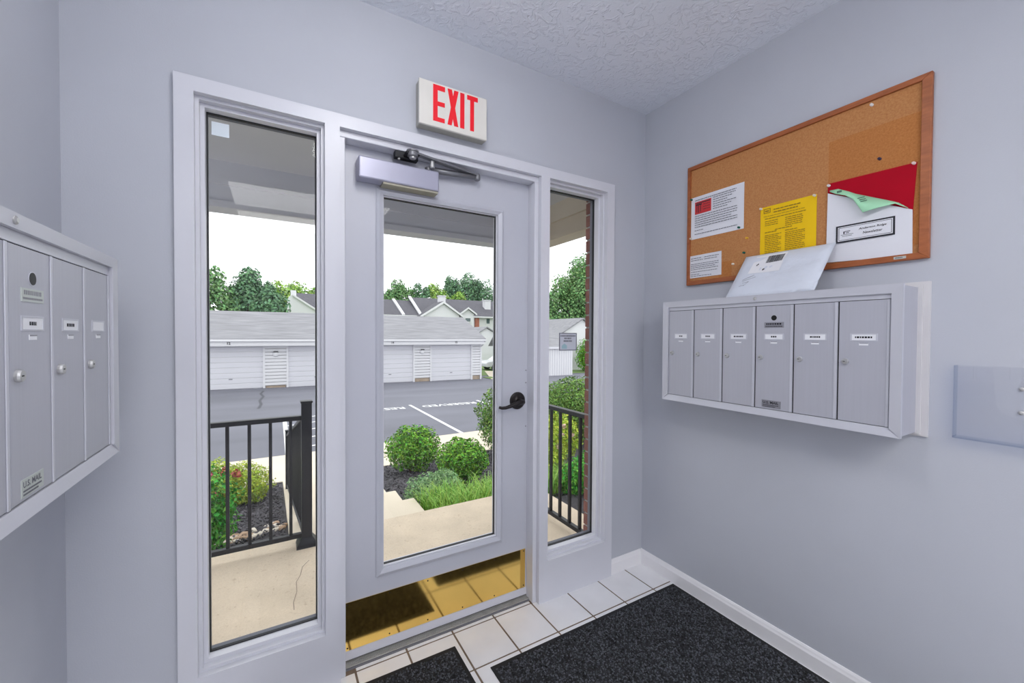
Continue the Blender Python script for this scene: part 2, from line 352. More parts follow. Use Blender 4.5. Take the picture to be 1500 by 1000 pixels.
MB(B).box(-1.71, -.79, .018, .055, -DY-.04, -DY+.004).build('door_sweep', 'trim', dr)
MB(B).box(-1.71, -.79, .009, .018, -DY-.03, -DY-.004).build('sweep_seal', 'gasket', dr)
kp = MB(B).box(-1.697, -.804, .057, .262, -DY, -DY+.0018).build('kick_plate', 'brass', dr)
for q in range(6):
    for zz in (.068, .251):
        MB(fr_back(-1.688+q*(.875/5), DY-.0018)).lathe([(.0032, 0), (.0032, .0006), (.0015, .0011)], 0, zz, 10).build('screw', 'bronze', kp)
# lever handle
hd = empty('lever_handle', (-.858, DY, 1.0)); hd.parent = dr; hd.location = wloc(hd)-wloc(dr)
MB(fr_back(0, DY)).lathe([(.045, 0), (.045, .006), (.040, .011), (.024, .014), (.016, .018), (.0125, .05)], -.858, 1.054, 32).build('rose', 'bronze', hd, smooth=False)
pts = [(-.850, 1.054, .052), (-.872, 1.053, .056), (-.90, 1.047, .056), (-.93, 1.038, .054), (-.955, 1.032, .052), (-.975, 1.032, .05), (-.99, 1.036, .046)]
MB(fr_back(0, DY)).tube(pts, [.012, .0125, .011, .0095, .0085, .008, .0065], 12).build('lever', 'bronze', hd, smooth=True)
for zz in (1.21, 1.145, .915): MB(fr_back(0, DY)).lathe([(.004, 0), (.004, .0012), (.002, .002)], -.805, zz, 10).build('screw', 'plate', dr)
# threshold
th = MB().box(-1.703, -.797, .034, .118, -.03, .004).build('trim_2', 'plate', kind='structure')
for k in range(8): MB().box(-1.703, -.797, .038+k*.0085, .0425+k*.0085, .006, .0105).build('rib', 'thresh', th)

# ================================================================== ADDED FILL LIGHTS (unseen globe and ceiling panels that brighten the room)
gl = empty('added_globe_light', (-1.6, -.98, 2.42), 'added unseen white globe light under the ceiling near the door', 'light')
MB().lathe([(.06, ZC-.02), (.07, ZC-.008), (.07, ZC)], -1.6, -.98, 24).build('canopy', 'chrome', gl)
MB().lathe([(.012, 2.66), (.012, ZC-.02)], -1.6, -.98, 12).build('stem', 'chrome', gl)
MB().lathe([(.02, 2.44)]+[(.14*math.sin(t), 2.56-.12*math.cos(t)) for t in [k*math.pi/14 for k in range(2, 13)]]+[(.04, 2.675)], -1.6, -.98, 28).build('globe', 'fillglobe', gl, smooth=True)
for k, ly_ in enumerate((-2.75, -3.7)):  # unseen glowing panels added behind the camera as broad fill
    lf = empty('added_panel_light', (-1.6, ly_, ZC-.03), ['added unseen flat fill light panel nearer the glass door', 'added unseen flat fill light panel farther from the glass door'][k], 'light', 'added flat fill lights')
    MB().frame((-2.37, -.83, ly_-.42, ly_+.42), (-2.3, -.9, ly_-.37, ly_+.37), ZC-.03, ZC).build('housing', 'whitewood', lf)
    MB().box(-2.3, -.9, ly_-.37, ly_+.37, ZC-.022, ZC-.004).build('diffuser', 'panel', lf)

# ================================================================== EXIT SIGN
ex = empty('exit_sign', (-1.265, 0, 2.285), 'white exit sign with red lettering mounted above the door', 'sign')
MB(B).box(-1.419, -1.103, 2.289, 2.476, 0, .05).build('housing', 'signedge', ex, bevel=.004)
MB(B).box(-1.424, -1.107, 2.284, 2.471, .05, .062).build('face', 'signhousing', ex, bevel=.003)
def letter(polys):
    mb = MB(B)
    for q, p in enumerate(polys): mb.prism(p, .0615-.0002*q, .0632+.0003*q)
    mb.build('letter', 'exitred', ex)
zb, zt = 2.308, 2.462
letter([[(-1.363, zb), (-1.343, zb), (-1.343, zt), (-1.363, zt)], [(-1.343, zt-.021), (-1.310, zt-.021), (-1.310, zt), (-1.343, zt)], [(-1.343, zb), (-1.311, zb), (-1.311, zb+.018), (-1.343, zb+.018)], [(-1.343, 2.375), (-1.311, 2.375), (-1.311, 2.393), (-1.343, 2.393)]])
letter([[(-1.298, zb), (-1.279, zb), (-1.247, zt), (-1.267, zt)], [(-1.267, zb), (-1.248, zb), (-1.278, zt), (-1.298, zt)]])
letter([[(-1.239, zb), (-1.219, zb), (-1.219, zt), (-1.239, zt)]])
letter([[(-1.191, zb), (-1.172, zb), (-1.172, zt-.02), (-1.191, zt-.02)], [(-1.206, zt-.02), (-1.154, zt-.02), (-1.154, zt), (-1.206, zt)]])

# ================================================================== DOOR CLOSER
dc = empty('door_closer', (-1.48, DY, 2.02), 'grey metal door closer with folded arm at top of door', 'door closer')
MB(B).box(-1.654, -1.312, 2.034, 2.122, -DY+.004, .0).build('cover', 'closer', dc, bevel=.006)
MB(B).box(-1.555, -1.315, 2.026, 2.034, -DY, -.008).build('base_plate', 'closerbase', dc)
MB(Fr((0, 0, 0), (1, 0, 0), (0, 1, 0), (0, 0, 1))).lathe([(.011, 2.11), (.011, 2.128), (.014, 2.13), (.014, 2.142), (.009, 2.146)], -1.352, .035, 16).build('spindle', 'darkmetal', dc, smooth=False)
MB().tube([(-1.352, .035, 2.136), (-1.23, .036, 2.142), (-1.112, .034, 2.148)], [.014, .0135, .012], 10).build('main_arm', 'darkmetal', dc, smooth=True)
MB().lathe([(.013, 2.134), (.015, 2.138), (.015, 2.158), (.011, 2.163)], -1.110, .034, 16).build('elbow', 'darkmetal', dc)
MB().bar((-1.11, .033, 2.156), (-1.438, -.028, 2.166), .024, .009).build('forearm', 'darkmetal', dc)
MB().lathe([(.009, 2.128), (.010, 2.130), (.010, 2.158), (.008, 2.160)], -1.347, -.006, 14).build('adjusting_pin', 'chrome', dc)
MB().lathe([(.019, 2.148), (.022, 2.151), (.022, 2.166), (.026, 2.168), (.026, 2.174)], -1.440, -.026, 18).build('pivot_knob', 'darkmetal', dc)
MB().lathe([(.012, 2.140), (.014, 2.143), (.014, 2.150)], -1.440, -.026, 16).build('pivot_nut', 'chrome', dc)
MB().box(-1.505, -1.405, .008, .04, 2.150, 2.1785).box(-1.47, -1.41, -.035, .02, 2.158, 2.168).build('foot_bracket', 'gasket', dc, bevel=.003)
MB().lathe([(.005, 2.144), (.006, 2.150)], -1.487, .018, 10).build('screw', 'chrome', dc)

# ================================================================== MAILBOX BANKS
def greek(mb, a, b, d, wd, h, seed):
    r = random.Random(seed); x = a
    while x < a+wd:
        c = min(r.uniform(.5, 1.1)*h, a+wd-x); mb.box(x, x+c, b, b+h, d, d+.0002); x += c+h*.28
def mailbank(name, label, fr, W, zo0, zo1, zi0, zi1, zband, D, rimw, names, master, dirn):
    """front of the rim at depth D, doors set .015 behind; n=6 doors across"""
    r = empty(name, fr(W/2, zo0, 0), label, 'mailbox')
    df = D-.010; r0 = rimw
    MB(fr).box(.004, W-.004, zo0+.004, zo1-.004, .017, df-.006).build('body', 'alu', r)
    MB(fr).frame((-.026, W+.026, zo0-.008, zo1+.016), (.0, W, zo0+.01, zo1-.01), 0, .009).build('backing_frame', 'whitewood', r)
    MB(fr).frame((-.008, W+.008, zo0-.0, zo1+.004), (.02, W-.02, zo0+.02, zo1-.02), .009, .017).build('backing_frame', 'whitewood', r)
    MB(fr).box(r0+.001, W-r0-.001, zi0+.001, zband-.001, df-.006, df-.0035).build('gap_shade', 'gasket', r)  # black plate stands in for the shade in the gaps between doors
    for k in range(4):   # mitred rim pieces
        O = [(0, zo0), (W, zo0), (W, zo1), (0, zo1)]; N_ = [(r0, zi0), (W-r0, zi0), (W-r0, zband), (r0, zband)]
        a, b2 = O[k], O[(k+1) % 4]; c, d_ = N_[(k+1) % 4], N_[k]
        MB(fr).add([(*a, df-.004), (*b2, df-.004), (*c, df-.004), (*d_, df-.004), (*a, D), (*b2, D), (*c, D-(.008 if k == 0 else .002)), (*d_, D-(.008 if k == 0 else .002))],
                   [(3, 2, 1, 0), (4, 5, 6, 7), (0, 1, 5, 4), (1, 2, 6, 5), (2, 3, 7, 6), (3, 0, 4, 7)]).build('rim', 'alurim', r)
    MB(fr).box(r0, W-r0, zi1+.002, zband, df-.004, df-.001).build('top_band', 'alurim', r, bevel=.001)
    MB(fr).lathe([(.007, D-.006), (.007, D+.001), (.004, D+.003)], W*.5, (zo1+zband)/2, 14).build('screw', 'chrome', r)
    pw = (W-2*r0)/6; s = 0
    for k in range(6):
        a0, a1 = r0+k*pw+.0022, r0+(k+1)*pw-.0022
        dp = MB(fr).box(a0, a1, zi0+.002, zi1, df-.004, df).build('door', 'alu', r, bevel=.0012)
        st = (a1-.010, a1-.002)
        MB(fr).box(*st, zi0+.002, zi1, df, df+.0022).build('hinge_edge', 'alurim', dp, bevel=.001)
        zn = zi1-.118; cx = (a0+a1)/2
        MB(fr).frame((cx-.039, cx+.039, zn-.024, zn+.002), (cx-.034, cx+.034, zn-.0215, zn-.0015), df, df+.0012).build('name_frame', 'alurim', dp)
        MB(fr).box(cx-.034, cx+.034, zn-.0215, zn-.0015, df, df+.0006).build('name_card', 'label', dp)
        if names[k]:
            g = MB(fr); wd = names[k]; greek(g, cx-wd/2, zn-.0145, df+.0007, wd, .0065, 50+k); g.build('print', 'ink', dp)
        MB(fr).box(cx-.013, cx+.013, zn-.040, zn-.031, df, df+.0008).build('number_slot', 'label', dp)
        MB(fr).box(cx-.012, cx+.013, zn-.0335, zn-.031, df+.0008, df+.0011).build('slot_shadow_line', 'plate', dp)
        la = a0+.021; lz = zi1-.217
        lk = MB(fr).lathe([(.0105, df), (.0105, df+.004), (.0092, df+.0075), (.006, df+.008)], la, lz, 20).build('lock', 'chrome', dp)
        MB(fr).box(la-.0055, la+.001, lz-.0012, lz+.0012, df+.008, df+.0084).build('keyhole', 'keyhole', lk)
        if k == master:
            MB(fr).lathe([(.0125, df), (.0125, df+.001)], cx, zi1-.051, 24).build('master_lock_ring', 'alurim', dp)
            MB(fr).lathe([(.0110, df+.001), (.0110, df+.0016)], cx, zi1-.051, 24).build('master_lock_hole', 'keyhole', dp)
            pl = MB(fr).box(cx-.038, cx+.038, zi1-.092, zi1-.069, df, df+.0012).build('maker_plate', 'plate' if dirn > 0 else 'platelight', dp)
            g = MB(fr); greek(g, cx-.03, zi1-.080, df+.0013, .06, .0075, 4); greek(g, cx-.033, zi1-.088, df+.0013, .066, .0035, 5); g.build('print', 'ink' if dirn > 0 else 'plate', pl)
            pl = MB(fr).box(a0+.028, a0+.103, zi0+.008, zi0+.039, df, df+.001).build('mail_plate', 'platelight' if dirn < 0 else 'plate', dp)
            g = text_mb('U.S. MAIL', fr, a0+.033, zi0+.024, df+.0012, .011, .062, offset=.03); g.build('lettering', 'ink' if dirn > 0 else 'inkgrey', pl)
            g = MB(fr); greek(g, a0+.033, zi0+.017, df+.0012, .062, .003, 8); greek(g, a0+.033, zi0+.011, df+.0012, .05, .003, 9); g.build('print', 'ink' if dirn > 0 else 'inkgrey', pl)
    return r
mailbank('mailbox_bank', 'silver six-door mailbox bank under the cork board', fr_right(-.278), .955, 1.060, 1.573, 1.089, 1.524, 1.543, .165, .030, [.02, .024, .042, .022, .034, .05], 3, 1)
mailbank('mailbox_bank', 'silver mailbox bank on the wall left of the door', fr_left(-.286-.97), .97, 1.082, 1.589, 1.108, 1.541, 1.564, .195, .030, [.03, .03, .03, .024, .036, 0], 3, -1)

# ================================================================== CORK BOARD AND PAPERS
RF = fr_right(0)            # a = -y
cb = empty('cork_board', (0, -.78, 1.668), 'wood-framed cork board hung above the mailbox bank', 'notice board')
MB(RF).box(.318, 1.234, 1.682, 2.288, 0, .010).build('cork_panel', 'cork', cb)
pan = cb.children[0]
MB(RF).box(.955, 1.226, 1.72, 2.180, .010, .0104).build('unfaded_patch', 'corkdark', cb)
MB(RF).box(.49, .556, 1.693, 1.768, .010, .0103).build('unfaded_patch', 'corkdark', cb)
oo = (.308, 1.254, 1.668, 2.301); ii = (.326, 1.228, 1.690, 2.280)
Oq = [(oo[0], oo[2]), (oo[1], oo[2]), (oo[1], oo[3]), (oo[0], oo[3])]; Iq = [(ii[0], ii[2]), (ii[1], ii[2]), (ii[1], ii[3]), (ii[0], ii[3])]
for k in range(4):
    a, b2, c, d_ = Oq[k], Oq[(k+1) % 4], Iq[(k+1) % 4], Iq[k]
    MB(RF).add([(*a, 0), (*b2, 0), (*c, 0), (*d_, 0), (*a, .018), (*b2, .018), (*c, .020), (*d_, .020)], [(3, 2, 1, 0), (4, 5, 6, 7), (0, 1, 5, 4), (1, 2, 6, 5), (2, 3, 7, 6), (3, 0, 4, 7)]).build('frame_rail', 'oak', cb, bevel=.002)
pl = MB(RF).box(1.164, 1.197, 1.675, 1.684, .0195, .0207).build('maker_plate', 'platelight', cb)
g = MB(RF); greek(g, 1.168, 1.678, .0208, .02, .003, 3); g.build('print', 'ink', pl)
def sheet(name, label, m, a0, a1, b0, b1, curl=.004, seed=0, tilt=0.):
    r = empty(name, (0, -(a0+a1)/2, b0), label, 'paper')
    nx, ny = 8, 8; rr = random.Random(seed); ph = rr.uniform(0, 6)
    vs = []; 
    for j in range(ny+1):
        for i in range(nx+1):
            u, v = i/nx, j/ny; e = max(abs(u-.5), abs(v-.5))*2
            vs.append((a0+(a1-a0)*u, b0+(b1-b0)*v+tilt*(u-.5), .0112+curl*.35*(e**4)*(.5+.5*math.sin(ph+5*u+4*v))))
    fs = [(j*(nx+1)+i, j*(nx+1)+i+1, (j+1)*(nx+1)+i+1, (j+1)*(nx+1)+i) for j in range(ny) for i in range(nx)]
    n = len(vs); vs2 = [(a, b, d-.0004) for a, b, d in vs]
    MB(RF).add(vs, fs).add(vs2, [f[::-1] for f in fs]).build('sheet', m, r); return r
def lines(r, m, rows, d=.0130, seed=1):
    mb = MB(RF)
    for (a, b, wd, h) in rows:
        k = random.Random(seed+int(a*1e4)+int(b*1e4)); x = a
        while x < a+wd-.002:
            c = min(k.uniform(.006, .018), a+wd-x); mb.box(x, x+c, b, b+h, d, d+.00015); x += c+.0022
    return mb.build('print', m, r)
# large white notice
n1 = sheet('paper_notice', 'large white notice with red box pinned to cork board', 'paper', .329, .614, 1.911, 2.133, .003, 1)
MB(RF).box(.352, .445, 2.040, 2.105, .0130, .0131).build('red_box', 'redbox', n1)
MB(RF).box(.358, .392, 2.085, 2.092, .0132, .0133).box(.362, .366, 2.05, 2.088, .0132, .0133).box(.372, .376, 2.046, 2.088, .0132, .0133).box(.383, .387, 2.05, 2.088, .0132, .0133).box(.358, .44, 2.094, 2.099, .0132, .0133).build('emblem', 'ink', n1)
lines(n1, 'ink', [(.40, 2.083-.013*k, .037, .003) for k in range(3)], d=.0132)
lines(n1, 'inkline', [(.352, 2.112, .225, .0035)]+[(.455, 2.102-.0115*k, .12-.02*(k % 3), .0032) for k in range(6)]+[(.352, 2.028-.0115*k, .23-.03*(k % 4 == 3), .0032) for k in range(6)]+[(.352, 1.953, .05, .003), (.352, 1.934, .23, .003)])
# small white notice
n2 = sheet('paper_notice', 'small white notice at lower left corner of cork board', 'paper', .321, .504, 1.705, 1.824, .003, 2)
lines(n2, 'inkline', [(.332, 1.807, .06, .0028), (.41, 1.807, .08, .0028), (.332, 1.796, .07, .0028), (.41, 1.796, .07, .0028)]+[(.332, 1.777-.0095*k, .158-.02*(k % 3 == 2), .0026) for k in range(4)]+[(.332, 1.735, .15, .0026), (.332, 1.722, .05, .0026), (.332, 1.713, .12, .0026)])
# yellow notice
n3 = sheet('paper_notice', 'yellow printed sheet on cork board behind the parcel', 'yellow', .691, .916, 1.693, 1.985, .003, 3)
MB(RF).frame((.706, .735, 1.955, 1.976), (.7085, .7325, 1.9575, 1.9735), .0130, .0131).box(.712, .729, 1.962, 1.968, .0130, .0131).build('emblem', 'yellowink', n3)
lines(n3, 'yellowink', [(.748, 1.963, .11, .0045), (.748, 1.951, .10, .0045), (.706, 1.940, .17, .0018), (.712, 1.928, .165, .003)]+[(.712, 1.916-.009*k, .055, .0028) for k in range(3)]+[(.797, 1.916-.0085*k, .07, .0028) for k in range(5)]+[(.755, 1.873, .07, .0032), (.712, 1.866, .05, .0032), (.797, 1.860, .05, .003)]+[(.712, 1.853-.008*k, .07-.012*(k % 3 == 1), .0027) for k in range(18)]+[(.797, 1.850-.008*k, .078-.012*(k % 4 == 2), .0027) for k in range(17)])
# red wall pocket with white front
wp = empty('wall_pocket', (0, -1.085, 1.69), 'red document pocket with white front and newsletter label', 'document pocket')
MB(RF).prism([(.956, 1.700), (1.207, 1.688), (1.2105, 1.84), (1.219, 2.006), (.955, 2.013)], .0108, .0135).build('back_panel', 'red', wp)
MB(RF).add([(.953, 1.696, .0138), (1.212, 1.684, .0138), (1.211, 1.8427, .0175), (.956, 1.9744, .0155), (.953, 1.696, .0146), (1.212, 1.684, .0146), (1.211, 1.8427, .0183), (.956, 1.9744, .0163)],
           [(3, 2, 1, 0), (4, 5, 6, 7), (0, 1, 5, 4), (1, 2, 6, 5), (2, 3, 7, 6), (3, 0, 4, 7)]).build('front_panel', 'paper', wp)
PF = Fr((-.0142+.02*1.69, 0, 0), (0, -1, 0), (-.02, 0, 1), (-1, 0, 0))      # the pocket front leans out a little
lb = MB(PF).box(.988, 1.166, 1.765, 1.832, .003, .0034).build('label_card', 'paper', wp)
# tilt of the label: built flat, framed
MB(PF).frame((.988, 1.166, 1.765, 1.832), (.994, 1.160, 1.7715, 1.8265), .0034, .0038).build('border', 'ink', lb)
MB(PF).frame((.997, 1.157, 1.7745, 1.8235), (.9985, 1.1555, 1.776, 1.822), .0034, .0037).build('border', 'ink', lb)
MB(PF).box(1.008, 1.040, 1.789, 1.7905, .0034, .0037).box(1.004, 1.044, 1.7945, 1.796, .0034, .0037).box(1.012, 1.016, 1.798, 1.808, .0034, .0037).box(1.02, 1.03, 1.80, 1.8025, .0034, .0037).box(1.016, 1.034, 1.806, 1.8085, .0034, .0037).build('emblem', 'ink', lb)
text_mb('Anderson Ridge', PF, 1.142, 1.803, .0037, .0095, .082, 'RIGHT', .2, .02).build('lettering', 'ink', lb)
text_mb('Newsletter', PF, 1.131, 1.787, .0037, .0095, .058, 'RIGHT', .2, .02).build('lettering', 'ink', lb)
# green sheets curling out of the pocket
gs = empty('green_sheet', (0, -1.08, 1.87), 'pale green folded sheet curling out of the red pocket', 'paper')
top = [(.9635, 1.9831), (.9923, 1.9808), (1.0265, 1.9604), (1.0486, 1.9449), (1.0947, 1.92), (1.1418, 1.8946), (1.174, 1.8765), (1.199, 1.8516)]
bot = [(.9643, 1.9773), (.988, 1.9605), (1.0215, 1.9438), (1.0474, 1.9219), (1.0806, 1.8615), (1.1282, 1.8701), (1.1675, 1.8733), (1.2008, 1.8489)]
db_ = [.019, .027, .035, .041, .046, .037, .029, .023]
vs = []
for t in (0, .5, 1):
    for (a, b), (a2, b2), d in zip(top, bot, db_): vs.append((a+(a2-a)*t, b+(b2-b)*t, .0185+(d-.0185)*t**.8))
fs = [(j*8+i, j*8+i+1, (j+1)*8+i+1, (j+1)*8+i) for j in range(2) for i in range(7)]
o = MB(RF).add(vs, fs).build('sheet', 'green', gs, smooth=True); so = o.modifiers.new('t', 'SOLIDIFY'); so.thickness = .0006
g = MB(RF)
for (a, b, d, wd) in [(1.060, 1.920, .0345, .022), (1.066, 1.912, .0355, .02), (1.070, 1.905, .037, .02)]: g.box(a, a+wd, b, b+.003, d, d+.0002)
g.box(.992, 1.008, 1.962, 1.970, .0295, .0298).build('print', 'greenink', gs)
# push pins
def pin(label, m, a, b, d=.0135):
    MB(Fr((-d, -a, b), (0, -1, 0), (0, 0, 1), (-1, 0, 0))).lathe([(.0008, -.006), (.0045, 0), (.0052, .0012), (.0026, .003), (.0026, .0075), (.0048, .0095), (.0048, .011), (.002, .0118)], 0, 0, 14).build('push_pin', m, label=label, cat='push pin', group='push pins on the cork board', smooth=False)
pin('white push pin alone near the top right of cork board', 'pin_white', 1.091, 2.264, .0105)
pin('dark navy push pin above the red pocket', 'pin_navy', 1.117, 2.054, .0108)
pin('orange-yellow push pin left of the yellow sheet', 'pin_yellow', .632, 1.861, .0105)
pin('green push pin in bare cork below the orange-yellow pin', 'pin_green', .619, 1.794, .0105)
pin('cream push pin right of the small white notice', 'pin_clear', .566, 1.748, .0105)
pin('green push pin at upper left of large white notice', 'pin_green', .334, 2.124)
pin('green push pin at lower right of large white notice', 'pin_green', .594, 1.919)
pin('pale pink push pin at upper right of red pocket', 'pin_pink', 1.212, 2.003, .0142)
pin('white push pin at upper left corner of red pocket', 'pin_white', .960, 2.004, .0142)
pin('clear push pin at upper left of yellow sheet', 'pin_clear', .696, 1.980)
pin('clear push pin at upper right of yellow sheet', 'pin_clear', .910, 1.980)
pin('clear push pin at lower left of large white notice', 'pin_clear', .333, 1.917)

# ================================================================== PARCEL ON THE MAILBOX
pc = empty('mailer_parcel', (-.09, -.79, 1.577), 'white padded mailer leaning on cork board above the mailboxes', 'parcel')
A0, A1 = .612, .968; px0, pz0, px1, pz1 = -.146, 1.5735, -.022, 1.770
nx, ny = 24, 16
def mailer_pt(u, v, side):
    sh = .022*v                                     # the mailer leans sideways a little
    a = A0+(A1-A0)*u+sh
    X = px0+(px1-px0)*v; Z = pz0+(pz1-pz0)*v
    nrm = Vector((-(pz1-pz0), 0, (px1-px0))).normalized(); nrm = Vector((nrm.x, 0, -nrm.z)) if False else Vector((-(pz1-pz0), 0, (px1-px0))).normalized()
    e = min(u, 1-u, v*.6, (1-v)*.6)
    t = .011*min(1, e/.1)**.6
    t *= 1+.15*math.sin(9*u+3*v)+.12*math.sin(17*v-7*u)
    if u > .8 and v < .35: t += .008*(u-.8)/.2*math.sin(14*v+3)*(1-v/.35)
    nrm = -nrm if nrm.x > 0 else nrm
    return Vector((X, -a, Z))+nrm*(t if side else -t*.15)
vs = []
for side in (1, 0):
    for j in range(ny+1):
        for i in range(nx+1): vs.append(tuple(mailer_pt(i/nx, j/ny, side)))
n = (nx+1)*(ny+1); fs = []
for j in range(ny):
    for i in range(nx):
        q = (j*(nx+1)+i, j*(nx+1)+i+1, (j+1)*(nx+1)+i+1, (j+1)*(nx+1)+i); fs += [q, tuple(k+n for k in q[::-1])]
for i in range(nx): fs += [(i, i+1, i+1+n, i+n), (ny*(nx+1)+i, ny*(nx+1)+i+1, ny*(nx+1)+i+1+n, ny*(nx+1)+i+n)]
for j in range(ny): fs += [(j*(nx+1), (j+1)*(nx+1), (j+1)*(nx+1)+n, j*(nx+1)+n), (j*(nx+1)+nx, (j+1)*(nx+1)+nx, (j+1)*(nx+1)+nx+n, j*(nx+1)+nx+n)]
MB().add(vs, fs).build('envelope', 'mailer', pc, smooth=True)
def on_mailer(u0, u1, v0, v1, lift, nu=6):
    mb_v, mb_f = [], []
    tn = Vector((-(pz1-pz0), 0, (px1-px0))).normalized(); tn = -tn if tn.x > 0 else tn
    for j in range(3):
        for i in range(nu+1): mb_v.append(tuple(mailer_pt(u0+(u1-u0)*i/nu, v0+(v1-v0)*j/2, 1)+tn*lift))
    for j in range(2):
        for i in range(nu): mb_f.append((j*(nu+1)+i, j*(nu+1)+i+1, (j+1)*(nu+1)+i+1, (j+1)*(nu+1)+i))
    return mb_v, mb_f
lab = MB().add(*on_mailer(.17, .54, .50, .93, .0012)).build('shipping_label', 'label', pc)
g = MB(); u = .33; k = random.Random(3)
while u < .52:
    c = k.uniform(.003, .009); g.add(*on_mailer(u, min(u+c, .52), .72, .89, .0018, 1)); u += c+k.uniform(.002, .005)
g.build('barcode', 'ink', lab)
g = MB()
for (u, v) in [(.225, .68), (.235, .70), (.33, .545), (.34, .555)]: g.add(*on_mailer(u, u+.014, v, v+.035, .0018, 1))
g.build('print', 'ink', lab)
g = MB()
for (p, q) in [((.14, .36), (.26, .46)), ((.14, .33), (.29, .41)), ((.16, .28), (.23, .31)), ((.23, .31), (.19, .21)), ((.14, .20), (.20, .23))]:
    a = mailer_pt(*p, 1); b2 = mailer_pt(*q, 1); tn = Vector((-(pz1-pz0), 0, (px1-px0))).normalized(); tn = -tn if tn.x > 0 else tn
    g.bar(a+tn*.001, b2+tn*.001, .0016, .0006)
g.build('pen_scribble', 'inkgrey', pc)

# ================================================================== ACRYLIC HOLDER
ah = empty('brochure_holder', (0, -1.47, 1.07), 'clear acrylic brochure holder on the right wall beside the mailboxes', 'brochure holder')
A_, B_ = 1.323, 1.622
MB(RF).box(A_, B_, 1.072, 1.306, .0012, .003).build('back_panel', 'acrylic', ah)
fp = [(A_, 1.072), (B_, 1.072), (B_, 1.304), (B_-.082, 1.304), (B_-.084, 1.298), (B_-.091, 1.19), (B_-.102, 1.168), (B_-.12, 1.157), (A_+.12, 1.157), (A_+.102, 1.168), (A_+.091, 1.19), (A_+.084, 1.298), (A_+.082, 1.304), (A_, 1.304)]
MB(RF).prism(fp, .033, .036).build('front_panel', 'acrylic', ah)
MB(RF).box(A_, A_+.003, 1.072, 1.306, .003, .033).build('side_panel', 'acrylicedge', ah); MB(RF).box(B_-.003, B_, 1.072, 1.306, .003, .033).build('side_panel', 'acrylicedge', ah)
MB(RF).box(A_, B_, 1.069, 1.0745, .0, .036).build('bottom_panel', 'acrylicedge', ah)
for zz in (1.241, 1.169): MB(fr_right(-1.460)).lathe([(.006, .003), (.006, .005), (.003, .0065)], 0, zz, 14).build('screw', 'chrome', ah)

# ================================================================== FLOOR MATS
def floor_mat(label, x0, x1, y0, y1, pitch, near):
    r = empty('floor_mat', ((x0+x1)/2, (y0+y1)/2, 0), label, 'mat', 'entrance mats')
    MB().box(x0, x1, y0, y1, 0.0002, .004).build('rubber_backing', 'mat', r, bevel=.002)
    bd = .016; nx_, ny_ = int((x1-x0-2*bd)/pitch), int((y1-y0-2*bd)/pitch)
    gx, gy = np.meshgrid(np.arange(nx_), np.arange(ny_)); n_ = gx.size
    cx = x0+bd+(gx.ravel()+.5)*pitch+rng.normal(0, pitch*.25, n_); cy = y0+bd+(gy.ravel()+.5)*pitch+rng.normal(0, pitch*.25, n_)
    an = rng.uniform(0, 6.28, n_); rad = pitch*rng.uniform(.45, .75, n_); h = rng.uniform(.0065, .0105, n_)
    V = np.zeros((n_, 4, 3))
    for k in range(3): V[:, k, 0] = cx+rad*np.cos(an+k*2.094); V[:, k, 1] = cy+rad*np.sin(an+k*2.094); V[:, k, 2] = .004
    V[:, 3, 0] = cx+rng.normal(0, pitch*.3, n_); V[:, 3, 1] = cy+rng.normal(0, pitch*.3, n_); V[:, 3, 2] = h
    base = np.arange(n_)[:, None]*4; Fc = np.concatenate([base+np.array([[0, 1, 3]]), base+np.array([[1, 2, 3]]), base+np.array([[2, 0, 3]])])
    me = bpy.data.meshes.new('pile'); c = Vector(((x0+x1)/2, (y0+y1)/2, .004)); me.from_pydata((V.reshape(-1, 3)-np.array(c)).tolist(), [], Fc.tolist()); me.materials.append(MT['pile'])
    o = bpy.data.objects.new('pile', me); COL.objects.link(o); o.parent = r; o.location = c-wloc(r); WL[o.name] = c; o['kind'] = 'stuff'
floor_mat('large black carpet mat along the right wall', -1.173, -.020, -1.62, -.248, .0088, True)
floor_mat('smaller black carpet mat right in front of the door', -2.02, -1.257, -.62, -.066, .0088, True)

# ================================================================== GLASS STICKERS
MB(fr_back(0, .0695)).box(-2.141, -2.089, 2.107, 2.155, 0, .0006).build('glass_sticker', 'stickerwhite', label='small pale square sticker at top of left sidelight glass', cat='sticker')
dcl = empty('window_decal', (-.528, .069, 1.31), 'grey framed notice decal on the right sidelight glass', 'sticker')
DF = fr_back(0, .0695)
MB(DF).box(-.590, -.465, 1.310, 1.409, 0, .0005).build('sheet', 'decal', dcl)
MB(DF).frame((-.590, -.465, 1.310, 1.409), (-.584, -.471, 1.315, 1.404), .0005, .0009).build('border', 'decalframe', dcl)
g = MB(DF); greek(g, -.580, 1.388, .0006, .105, .0085, 21); greek(g, -.553, 1.374, .0006, .048, .0085, 22); greek(g, -.558, 1.359, .0006, .058, .0085, 23); g.build('print', 'inkgrey', dcl)
MB(DF).prism([(-.571, 1.320), (-.535, 1.320), (-.535, 1.338), (-.553, 1.350), (-.571, 1.338)], .0005, .0008).build('emblem', 'decalmark', dcl)

